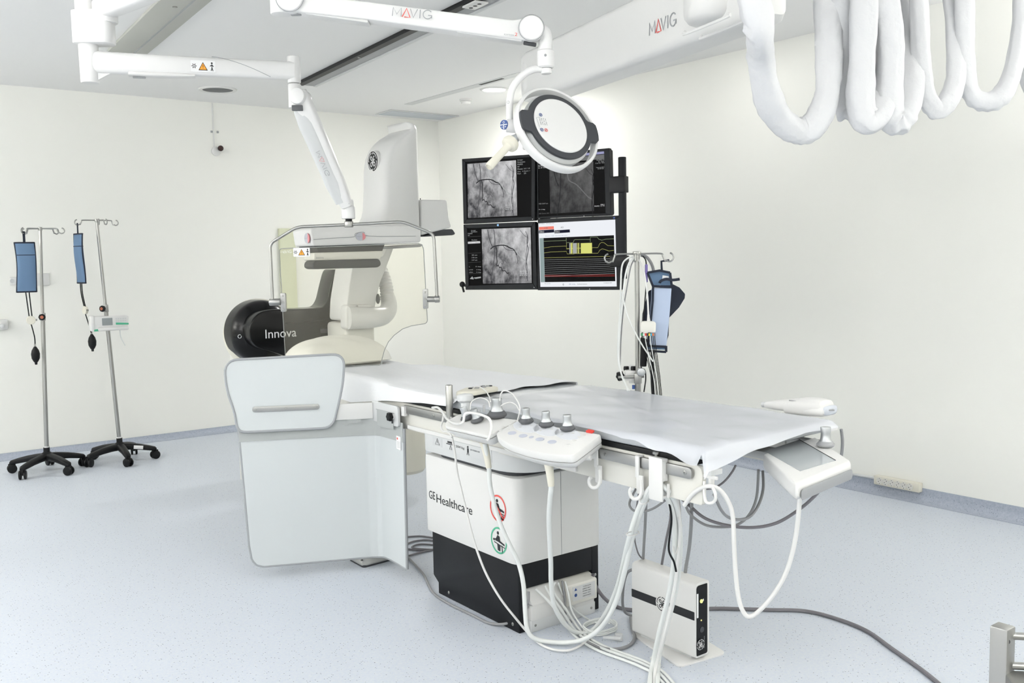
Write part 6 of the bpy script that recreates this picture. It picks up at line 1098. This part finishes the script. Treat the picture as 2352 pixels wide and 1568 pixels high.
# coil with plug
t = thing('coiled_mains_lead', 'coiled white mains lead with a clear plug lying on the floor beside the pedestal', 'coiled cable', PZ(1385, 1448, 0)); cc = PZ(1384, 1447, 0); P = []
for i in range(120): a = 2*math.pi*i/30 + .4; r = .068 + .012*math.sin(i*.21); P.append(V((cc.x + (r*1.15)*math.cos(a), cc.y + r*math.sin(a), .006 + .0055*(i//30) + .002*math.sin(i*.7))))
MB().tube(P, .0042, 8).build('coil', WCAB, t); a, b = PZ(1385, 1463, .02), PZ(1425, 1466, .015); MB().tube([a, a*.6+b*.4, b], [.006, .008, .012], 12).build('plug_boot', CLEARP, t); MB().box((0, 0, 0), (.035, .03, .028), Fr(PZ(1421, 1462, .016), b-a, Z3), .005).build('plug', CLEARP, t)
MB().tube([PZ(1340, 1460, .008), PZ(1350, 1464, .016), PZ(1362, 1462, .026)], .004, 8).build('tie', WCAB, t)
# grey cables
G = 'grey cables hanging behind the foot of the table'
XB = 2.75
GC = [('grey cable dropping into a loop left of the cable holder', [(1462, 1120, ('X', XB)), (1449, 1145), (1446, 1160), (1456, 1172), (1480, 1174), (1505, 1165), (1530, 1147, ('X', XB))], .0048, GREYCAB),
      ('straight grey cable hanging behind the thick pair left of the holder', [(1484, 1150, ('X', XB)), (1482, 1200), (1479, 1250), (1477, 1290, ('X', XB+.12))], .0062, GREYCAB),
      ('dark thin cable curving behind the computer unit top', [(1467, 1132, ('X', XB)), (1460, 1180), (1457, 1230), (1465, 1268), (1476, 1284), (1480, 1292, ('X', XB+.14))], .0034, DCAB),
      ('grey cable leaning left behind the thick bundle', [(1540, 1150, ('X', XB)), (1540, 1190), (1530, 1240), (1521, 1290), (1519, 1306, ('X', XB+.13))], .0055, DCAB),
      ('straight thick grey cable falling to the computer unit from the table end', [(1588, 1140, ('X', XB)), (1588, 1190), (1584, 1250), (1576, 1300), (1572, 1330, ('X', XB+.13))], .0072, GREYCAB),
      ('grey cable in the long shallow loop reaching the touch panel tip', [(1556, 1136, ('X', XB)), (1585, 1162), (1620, 1190), (1670, 1206), (1730, 1211), (1785, 1200), (1835, 1170), (1870, 1140), (1896, 1110, ('X', 3.0))], .0062, DCAB),
      ('grey cable in the middle loop under the touch panel', [(1572, 1150, ('X', XB)), (1585, 1180), (1620, 1205), (1660, 1210), (1695, 1204), (1722, 1180), (1738, 1140), (1742, 1078, ('X', 2.95))], .0055, GREYCAB),
      ('grey cable in the tight loop beside the film-corner hook', [(1640, 1135, ('X', 2.5)), (1656, 1170), (1674, 1188), (1700, 1193), (1725, 1184), (1744, 1155), (1753, 1120), (1752, 1082, ('X', 2.95))], .0055, GREYCAB),
      ('short dark cable arching right of the film corner', [(1600, 1095, ('X', 2.55)), (1608, 1112), (1622, 1122), (1645, 1118), (1665, 1104), (1682, 1083), (1690, 1068, ('X', 2.7))], .004, DCAB),
      ('grey cable showing to the right of the touch panel knob', [(1932, 985, ('X', 3.2)), (1935, 1010), (1934, 1035), (1930, 1060), (1925, 1085, ('X', 3.2))], .006, GREYCAB)]
for lab, pts, r, mt_ in GC: cable('grey_cable', lab, 'cable', pts, r, mt_, G)
cable('floor_cable', 'dark grey floor cable running from the pedestal past the computer unit to the lower right', 'cable', [(1362, 1318, ('Y', 3.21)), (1368, 1345), (1390, 1375, ('z', .06)), (1415, 1392, ('z', .009)), (1450, 1400, ('z', .009)), (1540, 1402, ('z', .009)), (1635, 1397, ('z', .009)), (1700, 1398, ('z', .009)), (1770, 1400, ('z', .009)), (1850, 1403, ('z', .009)), (1920, 1420, ('z', .009)), (1990, 1448, ('z', .009)), (2050, 1490, ('z', .009)), (2120, 1540, ('z', .009)), (2180, 1590, ('z', .009)), (2230, 1640, ('z', .009))], .0085, DCAB)
cable('grey_cable', 'grey cable looping out of the left side of the computer unit', 'cable', [(1456, 1306, ('X', 2.83)), (1440, 1316), (1432, 1345), (1430, 1385), (1436, 1405), (1450, 1413, ('z', .012)), (1458, 1414, ('z', .008))], .0065, GREYCAB)
cable('grey_cable', 'grey floor cable curving from the computer unit back toward the pale cables', 'cable', [(1449, 1418, ('z', .008)), (1452, 1445, ('z', .008)), (1458, 1462, ('z', .008)), (1448, 1480, ('z', .008)), (1420, 1490, ('z', .008)), (1385, 1489, ('z', .008)), (1355, 1478, ('z', .008)), (1335, 1466, ('z', .008))], .0072, GREYCAB)
cable('grey_cable', 'grey floor cable lying along the front foot of the pedestal', 'cable', [(928, 1268, ('z', .008)), (945, 1288, ('z', .008)), (972, 1318, ('z', .008)), (985, 1345, ('z', .008)), (1000, 1366, ('z', .008)), (1035, 1388, ('z', .008)), (1085, 1412, ('z', .008)), (1125, 1431, ('z', .008)), (1165, 1431, ('z', .02)), (1195, 1414, ('z', .04)), (1212, 1385, ('Y', 3.2)), (1214, 1358, ('Y', 3.205))], .0062, GREYCAB)
t = thing('coiled_grey_cable', 'coils of grey cable on the floor between the curtain and the pedestal', 'coiled cable', PZ(975, 1250, 0))
for pts in ([(930, 1233), (965, 1231), (1000, 1235), (1040, 1238)], [(934, 1249), (950, 1243), (975, 1240), (1002, 1242), (1040, 1246)], [(1020, 1254), (985, 1250), (960, 1250), (946, 1256), (960, 1260), (1000, 1262), (1030, 1261)], [(932, 1260), (960, 1263), (990, 1262), (1030, 1258)], [(930, 1278), (960, 1270), (985, 1264), (1020, 1258)]):
    MB().tube(spline([PZ(x, y, .007) for x, y in pts], 8), .0055, 8).build('cable_turn', DCAB, t)
# ties
def pxof(p): d = V(p)-C0; z = d.dot(FW); return CX + F*d.dot(RT)/z, CY + F*d.dot(DN)/z
def tie(x, y, A, lab):
    pts = []
    for pl in A:
        P = spline(path(pl), 14); k = min(range(1, len(P)-1), key=lambda i: (pxof(P[i])[0]-x)**2 + (pxof(P[i])[1]-y)**2); pts.append((P[k], P[k+1]-P[k-1]))
    c = (pts[0][0]+pts[1][0])/2; ax = (pts[0][1].normalized()+pts[1][1].normalized()).normalized(); u = pts[1][0]-pts[0][0]; h = u.length/2 + .0125; f = Fr(c, u - ax*u.dot(ax), ax.cross(u))
    tag(MB().tube([f(h*math.cos(a), .0125*math.sin(a)) for a in [2*math.pi*i/28 for i in range(28)]], .0028, 8, closed=True).build('cable_tie', WHITE), lab, 'cable tie')
tie(1479, 1150, (A[14:22], B[14:22]), 'white cable tie round the thick cables just below the rail hook'); tie(1437, 1270, (A[14:22], B[14:22]), 'white cable tie round the rising thick pair beside the pedestal')
tie(1552, 1204, (A[21:], B[20:]), 'white cable tie high on the bundle right of the holder'); tie(1505, 1520, (A[21:], B[20:]), 'white cable tie low on the bundle in front of the computer unit')
# ================================================================== STEEL TROLLEY AT THE CORNER OF THE PICTURE
DT = 2.25; c = PD(2303, 1452, DT); t = thing('steel_trolley', 'corner of a stainless steel trolley at the lower right picture edge', 'trolley', V((c.x, c.y, 0))); u = (RH*.985 - FH*.17).normalized(); v = V((-u.y, u.x, 0))
hz = PD(2303, 1436, DT).z; f = Fr(V((c.x, c.y, 0)), u, v)
for a, b in ((0, 0), (.75, 0), (0, .42), (.75, .42)): p_ = f(a, -b if v.dot(FH) > 0 else b) if b else f(a, 0); MB().box((p_.x, p_.y, hz/2+.03), (.042, .042, hz-.06), Fr((0, 0, 0), (1, 0, 0), (0, 1, 0)), .004).build('post', BRUSH, t); MB().lathe([(.001, 0), (.02, .003), (.03, .03), (.02, .055), (.001, .058)], (p_.x, p_.y, 0), Z3, 16).build('castor', CHARC, t)
sgn = -1 if v.dot(FH) > 0 else 1
for dz in (.012, .085):
    for b in (0, .42): a_, b__ = f(.0, sgn*b), f(.75, sgn*b); MB().cyl(a_ + Z3*(hz-dz-.012), b__ + Z3*(hz-dz-.012), .009).build('guard_rail', STEEL, t)
for z in (hz-.12, .3): MB().box((.375, sgn*.21, z), (.75, .42, .025), f, .004).build('shelf', BRUSH, t)
p_ = f(0, 0); MB().cyl(p_ + Z3*(hz-.03) - FH*.02, p_ + Z3*(hz-.03) - FH*.024, .006).build('rivet', CHARC, t)
